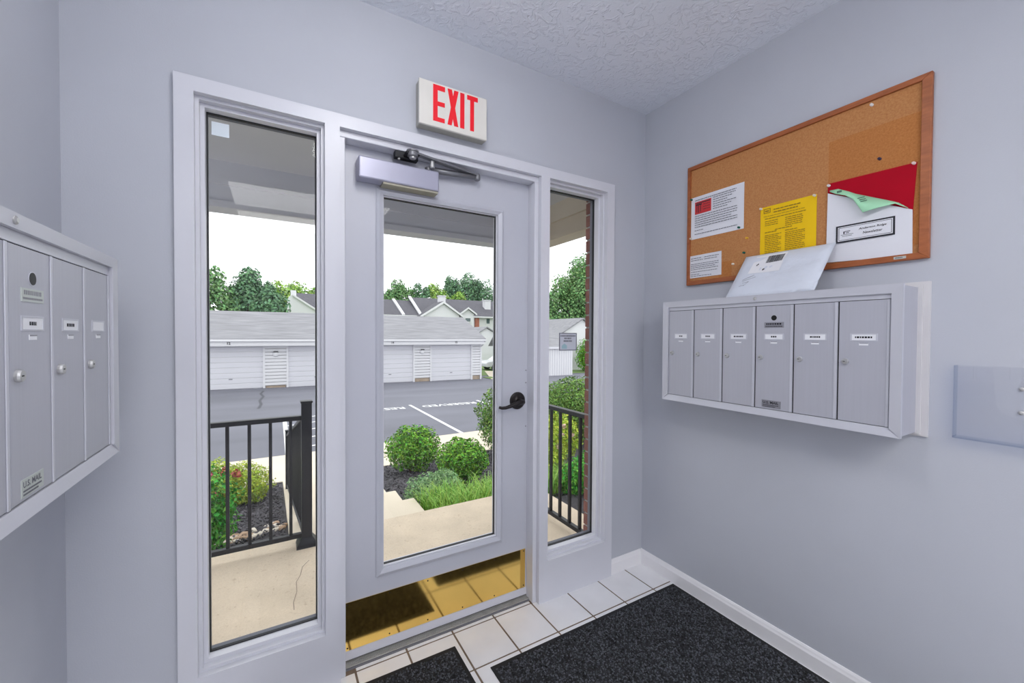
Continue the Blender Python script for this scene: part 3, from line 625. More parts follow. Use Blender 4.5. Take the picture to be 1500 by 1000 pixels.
# ================================================================== OUTSIDE: PORCH
PZ = -.05
pf = MB().box(-4.2, .2, .1, 1.47, -.5, PZ).build('porch_floor', 'concrete', kind='structure')
for p, q in zip(PC := [(-1.766, 1.128), (-1.808, 1.065), (-1.823, 0.975), (-1.847, 0.911), (-1.848, 0.81), (-1.868, 0.715), (-1.867, 0.646)], PC[1:]):
    MB().bar((p[0], p[1], PZ), (q[0], q[1], PZ), .004, .0012).build('hairline_crack', 'found', pf)
st = empty('porch_steps', (-1.31, 1.47, -1.3), kind='structure')
for k in range(6):
    MB().box(-1.85, -.77, 1.47+.72*k, 1.47+.72*(k+1), -1.35, PZ-.17*(k+1)).build('step', 'concrete2', st, bevel=.006)
MB().box(-1.85, -.77, 1.47+.72*6, 6.4, -1.35, -1.2).build('landing', 'concrete2', st)
sw = MB().box(-14, 16, 6.4, 8.14, -1.7, -1.2).build('sidewalk', 'concrete2', kind='structure')
for x in (-7.5, -5.4, -3.3, -1.2, .9, 3.0, 5.1, 7.2): MB().box(x, x+.012, 6.4, 8.14, -1.2, -1.1985).build('joint', 'found', sw)
# brick facing beside the door unit
def brick_wall(name, x0, cols, flip):
    W = .205; H = .066; J = .010
    x1 = x0+cols*(W+J)
    r = MB().box(x0+.004, x1, .1, .182, -.3, 2.44).build(name, 'mortar', kind='structure')
    b0 = None
    for j in range(37):
        z = -.3+j*(H+J)
        if z+H > 2.44: break
        sh = (W+J)/2 if j % 2 else 0
        for i in range(cols+(1 if sh else 0)):
            a = x0+i*(W+J)-(sh if sh else 0); e = a+W
            a2, e2 = max(a, x0), min(e, x1)
            if e2-a2 < .02: continue
            jt = random.uniform(-.002, .003)
            if e2-a2 > W-1e-4 and b0: dup(b0, (a2+W/2-wloc(b0).x, jt, z-wloc(b0).z), r)
            else:
                b = MB().box(a2, e2, .101, .190, z, z+H).build('brick', 'brick', r, bevel=.003)
                if e2-a2 > W-1e-4: b0 = b
    return r
brick_wall('wall_outside_right', -.302, 4, 1)
brick_wall('wall_outside_left', -2.233-.215*3, 3, -1)
# porch roof
pr = empty('porch_roof', (-1.9, .8, 2.16), kind='structure')
MB().box(-4.2, .14, .1, 1.62, 2.44, 2.60).build('porch_ceiling', 'porchceil', pr)
MB().box(-4.2, .14, 1.31, 1.46, 2.165, 2.44).build('front_beam', 'porchceil', pr)
MB().box(-4.2, .0, 1.285, 1.31, 2.30, 2.44).build('beam_trim', 'porchceil', pr)
MB().box(-4.2, .0, 1.298, 1.31, 2.165, 2.205).build('beam_trim', 'porchceil', pr)
MB().box(0, .14, .19, 1.31, 2.165, 2.44).build('side_beam', 'beam', pr)
MB().box(-.012, 0, .19, 1.30, 2.165, 2.205).build('beam_trim', 'beam', pr)
MB().box(-.025, 0, .19, 1.285, 2.30, 2.44).build('beam_trim', 'beam', pr)
# railings
def railing(label, p, q, zt0, zt1, zb0, zb1, n, posts, off=.5, tw=.045):
    """p,q ground-plan ends; zt/zb rail heights at both ends"""
    p, q = Vector((p[0], p[1], 0)), Vector((q[0], q[1], 0))
    r = empty('railing', ((p.x+q.x)/2, (p.y+q.y)/2, min(zb0, zb1)), label, 'railing', 'black porch railings')
    P = lambda t, z0, z1: Vector((p.x+(q.x-p.x)*t, p.y+(q.y-p.y)*t, z0+(z1-z0)*t))
    MB().bar(P(0, zt0, zt1), P(1, zt0, zt1), tw, .03).build('top_rail', 'iron', r, bevel=.003)
    MB().bar(P(0, zb0, zb1), P(1, zb0, zb1), .034, .03).build('bottom_rail', 'iron', r, bevel=.003)
    b0 = None; first = None
    for k in range(n):
        t = (k+off)/n; a, b = P(t, zb0, zb1), P(t, zt0, zt1)
        if b0 is None: b0 = MB().bar(a, b, .019).build('baluster', 'iron', r); first = a
        else: dup(b0, a-first, r)
    for (t, zb_, zt_) in posts:
        c = P(t, 0, 0)
        po = MB().box(c.x-.032, c.x+.032, c.y-.032, c.y+.032, zb_, zt_).build('post', 'iron', r, bevel=.003)
        MB().box(c.x-.038, c.x+.038, c.y-.038, c.y+.038, zt_, zt_+.014).build('post_cap', 'iron', po, bevel=.005)
        MB().add([(c.x-.065, c.y-.065, zb_), (c.x+.065, c.y-.065, zb_), (c.x+.065, c.y+.065, zb_), (c.x-.065, c.y+.065, zb_), (c.x-.06, c.y-.06, zb_+.02), (c.x+.06, c.y-.06, zb_+.02), (c.x+.06, c.y+.06, zb_+.02), (c.x-.06, c.y+.06, zb_+.02), (c.x-.034, c.y-.034, zb_+.06), (c.x+.034, c.y-.034, zb_+.06), (c.x+.034, c.y+.034, zb_+.06), (c.x-.034, c.y+.034, zb_+.06)],
                 [(3, 2, 1, 0), (0, 1, 5, 4), (1, 2, 6, 5), (2, 3, 7, 6), (3, 0, 4, 7), (4, 5, 9, 8), (5, 6, 10, 9), (6, 7, 11, 10), (7, 4, 8, 11), (8, 9, 10, 11)]).build('post_base', 'iron', po)
    return r
railing('black metal railing across porch front seen through left sidelight', (-4.1, 1.36), (-1.766, 1.36), .825, .825, .022, .022, 20, [(1, PZ, .925)], off=.18)
railing('black metal stair railing descending from porch post to the sidewalk', (-1.766, 1.40), (-1.79, 5.6), .83, -.22, -.02, -1.02, 34, [(1, -1.2, -.15)], tw=.04)
railing('black metal railing along right porch edge seen through right sidelight', (-.075, .19), (-.075, 1.36), .83, .83, .0, .0, 10, [(1, PZ, .925)], off=.62)

# planting beds
def bed_z(y): return -.24-.2*(y-1.5)
for nm, x0, x1 in (('mulch_bed_right', -.77, 9), ('mulch_bed_left', -9, -1.85)):
    V, Fs = [], []; nx_, ny_ = 40, 14
    for j in range(ny_+1):
        for i in range(nx_+1):
            x = x0+(x1-x0)*i/nx_; y = 1.47+(6.4-1.47)*j/ny_; V.append((x, y, bed_z(y)+random.uniform(-.01, .012)))
    Fs = [(j*(nx_+1)+i, j*(nx_+1)+i+1, (j+1)*(nx_+1)+i+1, (j+1)*(nx_+1)+i) for j in range(ny_) for i in range(nx_)]
    MB().add(V, Fs).build(nm, 'mulch', kind='structure')
MB().box(.2, 9, .19, 1.5, -.8, -.22).build('mulch_bed_side', 'mulch', kind='structure')
def flakes(name, m, n, fx, fy, size, zf, kind='stuff', **kw):
    V, Fs = [], []
    for k in range(n):
        x, y = fx(), fy(); s = size*random.uniform(.5, 1.4); a = random.uniform(0, 6.28); e = random.uniform(-.5, .5)
        dx, dy = math.cos(a)*s, math.sin(a)*s; wx, wy = -math.sin(a)*s*.3, math.cos(a)*s*.3; z = zf(y)+.012+random.uniform(0, .012)
        i = len(V); V += [(x-dx-wx, y-dy-wy, z-e*s), (x+dx-wx, y+dy-wy, z+e*s), (x+dx+wx, y+dy+wy, z+e*s+.006), (x-dx+wx, y-dy+wy, z-e*s+.006), (x, y, z-.015)]
        Fs += [(i, i+1, i+2, i+3), (i, i+4, i+1), (i+1, i+4, i+2), (i+2, i+4, i+3), (i+3, i+4, i)]
    return MB().add(V, Fs).build(name, m, kind=kind, **kw)
flakes('mulch_chips', 'chips', 5000, lambda: random.uniform(-.75, 2.2), lambda: 1.5+4.8*random.random()**1.2, .02, bed_z, label='dark mulch chips covering the bed right of the steps', cat='mulch')
flakes('mulch_chips', 'chips', 4000, lambda: random.uniform(-3.4, -1.88), lambda: 1.5+4.8*random.random()**1.2, .02, bed_z, label='dark mulch chips covering the bed left of the steps', cat='mulch')
# river stones
for k in range(64):
    t = random.random(); x = -2.5+.62*t; y = 2.48+.36*t+random.uniform(-.14, .2); s = random.uniform(.018, .046); z = bed_z(y)
    bm = bmesh.new(); bmesh.ops.create_icosphere(bm, subdivisions=2, radius=1)
    sx, sy, sz = s*random.uniform(.8, 1.4), s*random.uniform(.7, 1.1), s*random.uniform(.5, .75); ph = [random.uniform(0, 6) for _ in range(3)]
    for v in bm.verts:
        c = v.co; f_ = 1+.12*math.sin(3*c.x+ph[0])+.1*math.sin(4*c.y+ph[1]); v.co = Vector((c.x*sx*f_, c.y*sy*f_, c.z*sz*f_))
    me = bpy.data.meshes.new('river_stone'); bm.to_mesh(me); bm.free(); me.materials.append(MT['rock' if k % 3 else 'rock2'])
    for p in me.polygons: p.use_smooth = True
    o = bpy.data.objects.new('river_stone', me); COL.objects.link(o); o.location = (x, y, z+sz*.45); o.rotation_euler.z = random.uniform(0, 6); WL[o.name] = o.location.copy()
    tag(o, 'pale rounded river stone in the strip below the porch railing' if k % 3 else 'brownish tan river stone in the strip below the porch railing', 'stone', 'river stones below the porch railing')

# ------------------------------------------------------------------ plants
def leaf_cloud(blobs, n, size, shell=.45, aspect=.55, droop=.0):
    """blobs: (x,y,z,rx,ry,rz); leaves as folded quads scattered in the outer part of each blob"""
    V, Fs = [], []
    wts = np.array([b[3]*b[5] for b in blobs]); wts = wts/wts.sum()
    for b, wt in zip(blobs, wts):
        m_ = int(n*wt); d = rng.normal(size=(m_, 3)); d /= np.linalg.norm(d, axis=1)[:, None]
        r = 1-shell*rng.random(m_)**1.6; r *= 1+.10*np.sin(d[:, 0]*7+b[0])*np.cos(d[:, 2]*6+b[1])+.06*np.sin(d[:, 1]*13)
        P = np.array(b[:3])+d*r[:, None]*np.array(b[3:6])
        nr = d+rng.normal(0, .55, (m_, 3)); nr[:, 2] += .35; nr /= np.linalg.norm(nr, axis=1)[:, None]
        t = np.cross(nr, rng.normal(size=(m_, 3))); t /= np.linalg.norm(t, axis=1)[:, None]+1e-9; s_ = np.cross(nr, t)
        L_ = size*rng.uniform(.6, 1.3, m_)[:, None]; Wd = L_*aspect
        q = np.stack([P-t*L_*.5, P+s_*Wd*.5+nr*L_*.05, P+t*L_*.5-nr*L_*.12, P-s_*Wd*.5+nr*L_*.05], 1)
        i0 = len(V); V += q.reshape(-1, 3).tolist(); Fs += (np.arange(m_)[:, None]*4+np.array([[0, 1, 2, 3]])+i0).tolist()
    return V, Fs
def raw(name, V, Fs, m, parent, c):
    me = bpy.data.meshes.new(name); me.from_pydata((np.array(V)-np.array(c)).tolist(), [], Fs); me.materials.append(MT[m])
    o = bpy.data.objects.new(name, me); COL.objects.link(o); o.parent = parent; o.location = Vector(c)-wloc(parent); WL[o.name] = Vector(c); return o
def shrub(name, label, cat, m, blobs, n, size, base, stems=5, group=None, aspect=.55, shell=.5):
    r = empty(name, base, label, cat, group)
    V, Fs = leaf_cloud(blobs, n, size, shell, aspect); raw('foliage', V, Fs, m, r, base)
    for k in range(stems):
        b = blobs[k % len(blobs)]; a = 6.28*k/stems
        e = (b[0]+.45*b[3]*math.cos(a), b[1]+.45*b[4]*math.sin(a), b[2]+.25*b[5]); f_ = (base[0]+.05*math.cos(a), base[1]+.05*math.sin(a), base[2]-.02)
        mid = tuple((f_[i]+e[i])/2 for i in range(3)); MB().tube([f_, mid, e], [.012, .009, .004], 6).build('stem', 'bark', r)
    return r
G = 'rounded shrubs in the mulch bed'
shrub('boxwood_shrub', 'rounded green boxwood at far edge of bed by the sidewalk', 'shrub', 'boxwood', [(.06, 5.0, -.52, .45, .42, .37)], 8500, .05, (.06, 5.0, bed_z(5.0)), 7, G, shell=.8)
shrub('boxwood_shrub', 'rounded green boxwood directly behind the tall grass', 'shrub', 'boxwood', [(.21, 3.25, -.27, .34, .33, .275)], 8500, .042, (.21, 3.25, bed_z(3.25)), 7, G, shell=.8)
shrub('low_shrub', 'low grey-green mounded shrub at left end of the grass', 'shrub', 'spirea', [(-.36, 2.85, -.46, .31, .28, .21), (-.22, 2.78, -.40, .2, .2, .2)], 6000, .04, (-.34, 2.85, bed_z(2.85)), 5, G, .4)
shrub('hedge_shrub', 'big rounded hedge shrub right of the door glass view', 'shrub', 'hedge', [(2.25, 5.05, -.12, .9, .8, .57), (2.1, 5.0, -.45, .75, .7, .45)], 20000, .055, (2.25, 5.05, bed_z(5.05)), 7, G)
shrub('hedge_shrub', 'big dense hedge shrub behind the right porch railing', 'shrub', 'hedge', [(3.75, 5.2, -.1, .95, .8, .58), (3.75, 5.2, -.45, .8, .7, .45)], 20000, .055, (3.75, 5.2, bed_z(5.2)), 7, G)
# ornamental grass along the porch front
og = empty('ornamental_grass', (-.15, 1.85, bed_z(1.85)), 'bright green tufted grass row along the porch front edge', 'grass')
V, Fs = [], []
for k in range(2600):
    x = random.uniform(-.72, 1.2); y = random.uniform(1.58, 2.35); z = bed_z(y); h = random.uniform(.20, .36); a = random.uniform(0, 6.28); ln = random.uniform(.05, .2); wdt = random.uniform(.004, .007)
    px, py = -math.sin(a)*wdt, math.cos(a)*wdt; i = len(V)
    for t in (0, .4, .75, 1):
        c = (x+math.cos(a)*ln*t**2, y+math.sin(a)*ln*t**2, z+h*(t-.28*t**3)); s_ = 1-t*.85
        V += [(c[0]-px*s_, c[1]-py*s_, c[2]), (c[0]+px*s_, c[1]+py*s_, c[2])]
    Fs += [(i+2*q, i+2*q+1, i+2*q+3, i+2*q+2) for q in range(3)]
raw('blades', V, Fs, 'liriope', og, wloc(og))['kind'] = 'stuff'
# left bed
s1 = shrub('rose_shrub', 'bright green flowering shrub behind the left front railing', 'shrub', 'rose', [(-2.68, 2.35, -.02, .44, .38, .38), (-2.62, 2.3, -.2, .38, .35, .3)], 9000, .045, (-2.66, 2.33, bed_z(2.33)), 6, G)
s2 = shrub('yellow_green_shrub', 'yellow-green shrub with red flowers beside the left mulch bed', 'shrub', 'lime', [(-2.34, 4.62, -.58, .36, .33, .27), (-2.62, 4.5, -.5, .3, .3, .3)], 8000, .04, (-2.4, 4.6, bed_z(4.6)), 6, G)
def flowers(parent, pts, m, s=.035):
    for c in pts:
        V, Fs = leaf_cloud([(*c, s, s, s*.8)], 26, s*.9, .6, .8); raw('flower', V, Fs, m, parent, c)
flowers(s1, [(-2.50, 2.15, .33), (-2.42, 2.2, .28), (-2.62, 2.1, .36)], 'petal', .04); flowers(s2, [(-2.38, 4.35, -.36), (-2.5, 4.3, -.3), (-2.55, 4.25, -.55)], 'petal', .055)
# right bed seen through the railing
s3 = shrub('lime_shrub', 'loose lime-green leafy plant behind the right railing', 'shrub', 'lime', [(1.05, 2.55, -.05, .3, .3, .36), (1.45, 2.75, .0, .3, .28, .34), (.85, 2.3, -.2, .25, .25, .25)], 5000, .045, (1.1, 2.55, bed_z(2.55)), 6, G)
s4 = shrub('low_green_plant', 'low bright green plant with pink flowers by the brick wall', 'shrub', 'rose', [(.85, 1.55, -.12, .26, .24, .22), (1.1, 1.7, -.1, .22, .2, .22)], 5000, .036, (.9, 1.6, bed_z(1.6)), 5, G)
flowers(s3, [(1.2, 2.4, .12), (1.32, 2.5, .2), (1.45, 2.5, .08), (1.1, 2.3, .02)], 'petalpink', .04); flowers(s4, [(.95, 1.5, .05), (1.05, 1.55, .08)], 'petalpink', .035)

# ================================================================== PARKING LOT
def lot_z(x): return -1.345-.0125*x
LX0, LX1 = -60, 80
lot = MB().add([(LX0, 8.14, lot_z(LX0)), (LX1, 8.14, lot_z(LX1)), (LX1, 90, lot_z(LX1)), (LX0, 90, lot_z(LX0))], [(0, 1, 2, 3)]).build('parking_lot', 'asphalt', kind='structure')
def ground_quad(name, m, pts, dz, parent): return MB().add([(x, y, lot_z(x)+dz) for x, y in pts], [tuple(range(len(pts)))]).build(name, m, parent)
def stripe(x0, y0, x1, y1, wd=.11):
    d = Vector((x1-x0, y1-y0)).normalized(); n_ = Vector((-d.y, d.x))*wd/2
    ground_quad('painted_stripe', 'paintline', [(x0-n_.x, y0-n_.y), (x1-n_.x, y1-n_.y), (x1+n_.x, y1+n_.y), (x0+n_.x, y0+n_.y)], .006, lot)
for x in (2.57, 5.46, 8.3, -4.9, -7.7): stripe(x, 8.2, x, 13.95)
stripe(-1.72, 8.2, -1.72, 12.6); stripe(-.3, 8.2, -.3, 13.9)
for k in range(5): stripe(-1.66, 9.0+.95*k, -.36, 9.5+.95*k, .09)
def lot_text(x, y):
    mb = text_mb('RESERVED', I, x, y, 0, .42, 2.25, 'CENTER', 0, .02, rot=True)
    mb.v = [Vector((v.x, v.y, lot_z(v.x)+.006)) for v in mb.v]; mb.build('painted_lettering', 'paintline', lot)
lot_text(1.1, 13.62); lot_text(4.03, 13.62); lot_text(6.9, 13.62)
cr = [(-2.46, 20.6), (-2.55, 19.6), (-2.42, 18.6), (-2.52, 17.4), (-2.44, 16.4), (-2.50, 15.4)]
for p, q in zip(cr, cr[1:]): ground_quad('sealed_crack', 'patch', [(p[0]-.05, p[1]), (q[0]-.05, q[1]), (q[0]+.05, q[1]), (p[0]+.05, p[1])], .004, lot)
ground_quad('lawn', 'lawn', [(10.3, 23.7), (30, 22.0), (40, 60), (13.5, 60), (12.3, 27.4)], .02, None)['kind'] = 'structure'
ground_quad('lawn', 'lawn', [(-50, 29), (10, 29), (12, 60), (-50, 88)], .02, None)['kind'] = 'structure'
ground_quad('walkway', 'concrete2', [(9.9, 21.2), (10.5, 21.0), (13.0, 26.5), (12.3, 27.0)], .03, None)['kind'] = 'structure'
MB().box(10.0, 10.6, 21.6, 22.6, -1.47, -1.43).build('grass_patch', 'lawn', kind='structure')

# ================================================================== GARAGES
GY = 21.8
ga = empty('garage_row', (0, GY+3, -1.4), 'long white garage row with grey shingle roof across the lot', 'garage')
GX = [6.1, 2.37, -1.45, -5.16, -8.88]; edges = []
GL, GR = -12.5, 9.42
MB().box(GL, GR, GY+.06, GY+6, -1.6, .95).build('wall', 'siding', ga)
spans = []; cur = GR
for x in GX: spans.append((x+2.7, cur)); cur = x
spans.append((GL, cur))
for a, b in spans:
    p = MB()
    for k in range(12):
        z0 = -1.22+k*.167; p.box(a, b, GY-.045, GY+.06, z0+.034, z0+.167)
    p.build('siding_panel', 'siding', ga, kind='stuff')
    MB().box(a+.08, b-.08, GY-.01, GY+.06, -1.6, -1.22).build('foundation', 'found', ga)
    for e in (a, b): MB().box(e-.045, e+.045, GY-.07, GY+.06, -1.5, .79).build('corner_trim', 'siding', ga)
for x in GX:
    d_ = empty('garage_door', (x+1.35, GY+.09, lot_z(x+1.35))); d_.parent = ga; d_.location = wloc(d_)-wloc(ga)
    zb_ = lot_z(x+1.35); hh = (.745-zb_)/8
    for k in range(8): MB().box(x+.03, x+2.67, GY+.032, GY+.08, zb_+hh*k+.012, zb_+hh*(k+1)-.012).build('door_section', 'gdoor', d_, bevel=.012)
    MB().box(x+1.25, x+1.4, GY+.02, GY+.045, zb_+.45, zb_+.5).build('handle', 'plate', d_)
    MB().box(x-.05, x+2.75, GY-.03, GY+.06, .745, .80).build('door_head_trim', 'siding', ga)
for cx_ in (5.58, -1.96, -5.7, 1.8):
    l_ = empty('wall_light', (cx_, GY-.05, .33)); l_.parent = ga; l_.location = wloc(l_)-wloc(ga)
    MB(fr_back(cx_, GY-.01)).lathe([(.13, 0), (.14, .04), (.12, .09), (.06, .12)], 0, .36, 18).build('globe', 'siding', l_)
    MB(fr_back(cx_, GY-.01)).box(-.10, .10, .46, .51, 0, .13).build('cap', 'iron', l_)
MB().box(GL-.2, GR+.06, GY-.5, GY+.02, .78, .82).build('soffit', 'siding', ga)
MB().box(GL-.2, GR+.06, GY-.53, GY-.5, .80, 1.02).build('fascia', 'siding', ga)
MB().box(GL-.2, GR+.1, GY-.64, GY-.53, 1.0, 1.10).build('gutter', 'siding', ga, bevel=.02)
MB().tube([(GR+.06, GY-.58, 1.0), (GR+.06, GY-.3, .8), (GR+.03, GY-.04, .62), (GR+.03, GY-.04, -1.35)], .045, 8).build('downspout', 'siding', ga)
for sgn in (0, 1):
    y0, y1 = (GY-.6, GY+3.0) if sgn == 0 else (GY+6.6, GY+3.0)
    MB().add([(GL-.3, y0, 1.08), (GR+.1, y0, 1.08), (GR+.1, y1, 2.54), (GL-.3, y1, 2.54), (GL-.3, y0, 1.14), (GR+.1, y0, 1.14), (GR+.1, y1, 2.60), (GL-.3, y1, 2.60)],
             [(3, 2, 1, 0), (4, 5, 6, 7), (0, 1, 5, 4), (1, 2, 6, 5), (2, 3, 7, 6), (3, 0, 4, 7)]).build('roof_slope', 'shingle', ga)
MB(Fr((GR-.1, 0, 0), (0, 1, 0), (0, 0, 1), (1, 0, 0))).prism([(GY+.02, .9), (GY+6, .9), (GY+3.0, 2.5)], 0, .1).build('gable_wall', 'siding', ga)
for xx in (7.54, 3.72, -3.85): text_mb('12' if xx < 0 else '14' if xx < 5 else '15', fr_back(xx, GY-.54), 0, .86, .002, .12, None, 'CENTER', 0, .03).build('house_number', 'ink', ga)
# gable-ended garage beyond the lawn
g3 = empty('garage_gable', (15.4, 33, -1.5), 'small white gable-ended garage behind the parked car', 'garage')
MB(fr_back(0, 33)).prism([(14.35, -1.6), (17.4, -1.6), (17.4, 1.0), (15.45, 2.0), (14.35, 1.42)], -5, 0).build('wall', 'siding', g3)
for (a, b, c, d_) in [(14.2, 1.28, 15.45, 2.06), (15.45, 2.06, 17.6, .90)]:
    MB(fr_back(0, 33)).prism([(a, b), (c, d_), (c, d_+.1), (a, b+.1)], -5.2, .2).build('roof_slope', 'shingle', g3)
# garage in the right sidelight
g2 = empty('boarded_garage', (16, 24, -1.5), 'white vertical-boarded garage with grey roof seen through right sidelight', 'garage')
MB().box(12.6, 17.1, 22.0, 26, -1.8, .45).build('wall', 'siding', g2)
for k in range(22): MB().box(12.6+.205*k, 12.63+.205*k, 21.975, 22.0, -1.8, .42).build('board_joint', 'gdoor', g2)
MB().box(12.4, 17.3, 21.8, 21.95, .40, .56).build('gutter', 'gdoor', g2)
MB().add([(12.4, 21.8, .56), (17.3, 21.8, .56), (17.3, 25.0, 1.98), (12.4, 25.0, 1.98), (12.4, 26.6, .5), (17.3, 26.6, .5)], [(0, 1, 2, 3), (3, 2, 5, 4)]).build('roof_slope', 'shingle', g2)
MB(Fr((16.8, 0, 0), (0, 1, 0), (0, 0, 1), (1, 0, 0))).prism([(22, .44), (26.4, .44), (25, 1.9)], 0, .28).build('gable_wall', 'siding', g2)
g4 = empty('garage_gable', (20.5, 26, -1.5), 'white gable-ended garage behind the clipped hedge at right', 'garage')
MB(fr_back(0, 25.6)).prism([(18.1, -1.7), (23.8, -1.7), (23.8, 1.2), (21.0, 2.75), (18.1, 1.2)], -5, 0).build('wall', 'siding', g4)
for (a, b, c, d_) in [(17.9, 1.08, 21.0, 2.78), (21.0, 2.78, 24.1, 1.08)]:
    MB(fr_back(0, 25.6)).prism([(a, b), (c, d_), (c, d_+.12), (a, b+.12)], -5.2, .25).build('roof_slope', 'shingle', g4)
shrub('clipped_hedge', 'tall clipped green hedge beside the far white garages', 'shrub', 'boxwood', [(20.4, 24.0, .0, 1.1, .8, 1.2), (20.3, 24, -.7, 1.1, .8, .9)], 3600, .16, (20.4, 24, -1.6), 3)

# ================================================================== HOUSE ROW FAR BEHIND
HY = 46.0
hz = empty('townhouse', (18, HY, -1.6), 'white townhouse row with dark shingle roofs, gables and chimneys', 'building')
MB().box(8.5, 30, HY, HY+8, -1.8, 3.7).build('wall', 'siding', hz)
def roofslab(name, x0, x1, ze, zr, ye, yr, m, par): MB().add([(x0, ye, ze), (x1, ye, ze), (x1, yr, zr), (x0, yr, zr), (x0, ye, ze-.15), (x1, ye, ze-.15), (x1, yr, zr-.15), (x0, yr, zr-.15)], [(0, 1, 2, 3), (7, 6, 5, 4), (0, 4, 5, 1), (1, 5, 6, 2), (2, 6, 7, 3), (3, 7, 4, 0)]).build(name, m, par)
roofslab('roof_slope', 13.0, 30.4, 3.70, 6.15, HY-.4, HY+4, 'shingledark', hz); roofslab('roof_slope', 13.0, 30.4, 3.70, 6.15, HY+8.4, HY+4, 'shingledark', hz)
roofslab('roof_slope', 8.2, 12.9, 3.60, 5.72, HY-.4, HY+4, 'shingledark', hz); roofslab('roof_slope', 8.2, 12.9, 3.60, 5.72, HY+8.4, HY+4, 'shingledark', hz)
for (xe, ze, zr) in [(13.0, 3.72, 6.2), (10.95, 3.62, 5.78)]:
    MB().bar((xe, HY-.45, ze+.02), (xe-.1, HY+4, zr+.02), .32, .2).build('rake_board', 'siding', hz)
MB().box(8.2, 13.1, HY-.5, HY-.4, 3.42, 3.62).build('gutter', 'siding', hz)
MB().box(18.4, 30.4, HY-.5, HY-.4, 3.56, 3.74).build('gutter', 'siding', hz)
MB(fr_back(0, HY-1.5)).prism([(13.1, 0), (17.5, 0), (17.5, 3.75), (15.36, 5.15), (13.1, 3.75)], -3, 0).build('gable_wall', 'siding', hz)
for (a, b, c, d_) in [(12.5, 3.40, 15.36, 5.22), (15.36, 5.22, 18.0, 3.50)]:
    MB(fr_back(0, HY-1.5)).prism([(a, b), (c, d_), (c, d_+.16), (a, b+.16)], -3.2, .3).build('gable_roof', 'shingledark', hz)
    MB(fr_back(0, HY-1.5)).prism([(a, b-.12), (c, d_-.12), (c, d_+.14), (a, b+.14)], .3, .36).build('rake_board', 'siding', hz)
MB(fr_back(0, HY-1.5)).prism([(17.8, 0), (19.5, 0), (19.5, 3.95), (18.62, 4.6), (17.8, 3.95)], -3, -.1).build('gable_wall', 'siding', hz)
for (a, b, c, d_) in [(17.5, 3.88, 18.62, 4.66), (18.62, 4.66, 19.8, 3.88)]:
    MB(fr_back(0, HY-1.5)).prism([(a, b), (c, d_), (c, d_+.14), (a, b+.14)], -3.2, .2).build('gable_roof', 'shingledark', hz)
    MB(fr_back(0, HY-1.5)).prism([(a, b-.1), (c, d_-.1), (c, d_+.12), (a, b+.12)], .2, .25).build('rake_board', 'siding', hz)
for (x0, x1, z0, z1) in [(16.1, 16.9, 4.6, 6.25), (22.55, 23.4, 4.0, 5.98)]:
    c_ = MB().box(x0, x1, HY+1.6, HY+2.4, z0, z1).build('chimney', 'siding', hz); MB().box(x0-.08, x1+.08, HY+1.52, HY+2.48, z1, z1+.12).build('chimney_cap', 'gdoor', c_)
MB().box(20.25, 20.8, HY-.25, HY, 1.0, 3.56).build('brick_panel', 'chimbrick', hz)
for (x0, x1, z0, z1, yy) in [(21.95, 22.42, 2.85, 3.5, HY), (18.3, 19.0, 3.0, 3.42, HY-1.45), (24.3, 25.1, 2.4, 3.3, HY), (26.3, 27.1, 2.4, 3.3, HY)]:
    f_ = MB(fr_back(0, yy)).frame((x0-.1, x1+.1, z0-.1, z1+.1), (x0, x1, z0, z1), -.02, .06).build('window', 'siding', hz); MB(fr_back(0, yy)).box(x0, x1, z0, z1, 0, .03).build('pane', 'hwin', f_)
h2 = empty('townhouse', (2.5, HY, -1.6), 'white gabled townhouse above the garage roof in left sidelight', 'building')
MB(fr_back(0, HY)).prism([(-.8, -1.8), (6.5, -1.8), (6.5, 3.6), (2.4, 3.6), (-.4, 5.45), (-.8, 5.2)], -7, 0).build('wall', 'siding', h2)
MB(fr_back(0, HY)).prism([(-.45, 5.5), (2.6, 3.45), (2.6, 3.25), (-.45, 5.3)], 0, .3).build('rake_board', 'siding', h2)
roofslab('roof_slope', -.2, 7.0, 3.5, 6.0, HY+.6, HY+4.5, 'shingledark', h2)
MB().box(-.6, -.1, HY+.2, HY+.9, 4.6, 5.9).build('chimney', 'siding', h2)

# ================================================================== CAR
ca = empty('parked_car', (14.6, 28.2, -1.5), 'white parked car beyond the garage end seen through the door', 'car')
CF = Fr((12.6, 27.3, lot_z(14)), (1, 0, 0), (0, 0, 1), (0, -1, 0))
prof = [(.05, .3), (.0, .55), (.1, .72), (.9, .80), (1.0, .82), (1.55, 1.2), (2.9, 1.24), (3.5, .95), (4.2, .88), (4.3, .55), (4.25, .3)]
MB(CF).prism(prof, -1.7, 0).build('body', 'carpaint', ca, bevel=.06)
MB(CF).prism([(1.1, .84), (1.6, 1.14), (2.2, 1.17), (2.2, .84)], -.02, .015).build('side_window', 'carglass', ca)
MB(CF).prism([(2.28, .84), (2.28, 1.17), (2.85, 1.17), (3.3, .92), (3.2, .84)], -.02, .015).build('side_window', 'carglass', ca)
for xx in (.85, 3.45):
    for dd in (-.18, -1.66): 
        wh = MB(CF).lathe([(.31, dd), (.33, dd+.05), (.33, dd+.15), (.31, dd+.2)], xx, .32, 20).build('wheel', 'tyre', ca); MB(CF).lathe([(.19, dd+.2), (.17, dd+.215)], xx, .32, 14).build('hub', 'plate', wh)

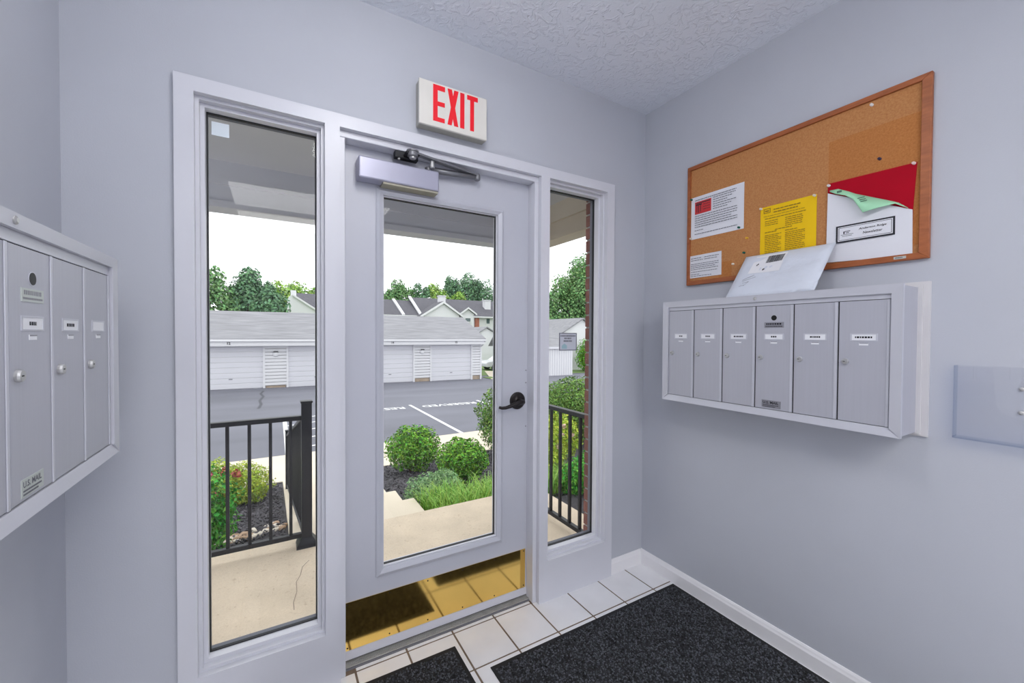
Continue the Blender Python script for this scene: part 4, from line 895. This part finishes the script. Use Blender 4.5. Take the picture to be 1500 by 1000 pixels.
# ================================================================== TREES
def tree(label, m, blobs, n, size, trunk, group='trees beyond the garages'):
    r = empty('tree', trunk, label, 'tree', group)
    sub = []
    for b in blobs:            # break each crown mass into clumps
        sub.append(tuple(list(b[:3])+[b[3]*.8, b[4]*.8, b[5]*.8]))
        for _ in range(9):
            d = rng.normal(size=3); d /= np.linalg.norm(d); k = rng.uniform(.3, .5); sub.append((b[0]+d[0]*b[3]*.72, b[1]+d[1]*b[4]*.72, b[2]+d[2]*b[5]*.72, b[3]*k, b[4]*k, b[5]*k))
    V, Fs = leaf_cloud(sub, n, size, .5, .7); raw('foliage', V, Fs, m, r, trunk)
    b = blobs[0]; MB().tube([trunk, (trunk[0]+.1, trunk[1], (trunk[2]+b[2])/2), (b[0], b[1], b[2])], [.28, .2, .1], 8).build('trunk', 'bark', r)
    for b in blobs[1:]: MB().tube([(trunk[0]+.05, trunk[1], trunk[2]+(b[2]-trunk[2])*.5), (b[0], b[1], b[2])], [.14, .05], 6).build('branch', 'bark', r)
Z0 = -1.6
tree('leafy mid-green tree at far left above the garage roof', 'treeA', [(-6.7, 40, 4.0, 2.3, 2, 2.7), (-9.8, 41, 3.6, 2.2, 2, 2.7)], 8500, .30, (-7.3, 40, Z0))
tree('dark green tree in the middle of the left sidelight', 'treeB', [(-4.0, 40.6, 3.9, 1.9, 1.7, 2.9)], 7000, .28, (-4.2, 40, Z0))
tree('dark green tree just left of the gabled townhouse', 'treeB', [(-2.2, 39.4, 3.3, 1.6, 1.6, 2.7)], 6000, .28, (-2.4, 39, Z0))
tree('light green tree rising behind the gabled townhouse', 'treeC', [(-.7, 56, 5.4, 1.9, 2, 2.8), (1.1, 57, 5.6, 1.9, 2, 2.6)], 6000, .34, (0, 56.5, Z0))
tree('pale green tree above the roof at right of left sidelight', 'treeC', [(4.2, 58, 5.6, 2.2, 2, 2.9)], 4500, .34, (4.2, 58, Z0))
tree('round mid-green tree at left of the door glass', 'treeA', [(14.9, 62, 6.6, 2.5, 2.4, 3.0), (12.6, 62, 6.0, 1.6, 2, 2.5)], 6000, .36, (14.9, 62, Z0))
tree('small dark tree with thin top left of the gable chimney', 'treeB', [(17.9, 61, 7.0, 1.5, 1.5, 2.6)], 2200, .34, (17.9, 61, Z0))
tree('yellow-green tree right behind the gable chimney', 'treeC', [(21.2, 62, 6.6, 2.7, 2.2, 2.9), (24.2, 62, 6.2, 2.2, 2.2, 2.4)], 6000, .36, (21.6, 62, Z0))
tree('tall dark green tree at right of the door glass', 'treeB', [(27.2, 65, 8.6, 3.2, 3, 3.7), (30.6, 64, 8.2, 2.6, 2.6, 4.0), (24.6, 65, 9.3, 1.4, 1.4, 2.7)], 9500, .38, (28, 65, Z0))
tree('dark green tree beyond the right end of the roof', 'treeB', [(34.5, 62, 7.5, 3, 3, 4.2)], 4500, .38, (34.5, 62, Z0))
tree('large mid-green tree filling the right sidelight', 'treeA', [(29.2, 35, 6.6, 3.0, 3, 4.0), (27.2, 36, 4.6, 2.2, 2.4, 3.6), (31, 35.5, 5.0, 3, 3, 4.5)], 19000, .28, (29, 35.3, Z0))
tree('smaller green tree at left edge of the right sidelight', 'treeA', [(24.6, 37, 4.2, 1.9, 2, 2.9)], 7000, .28, (24.6, 37, Z0))
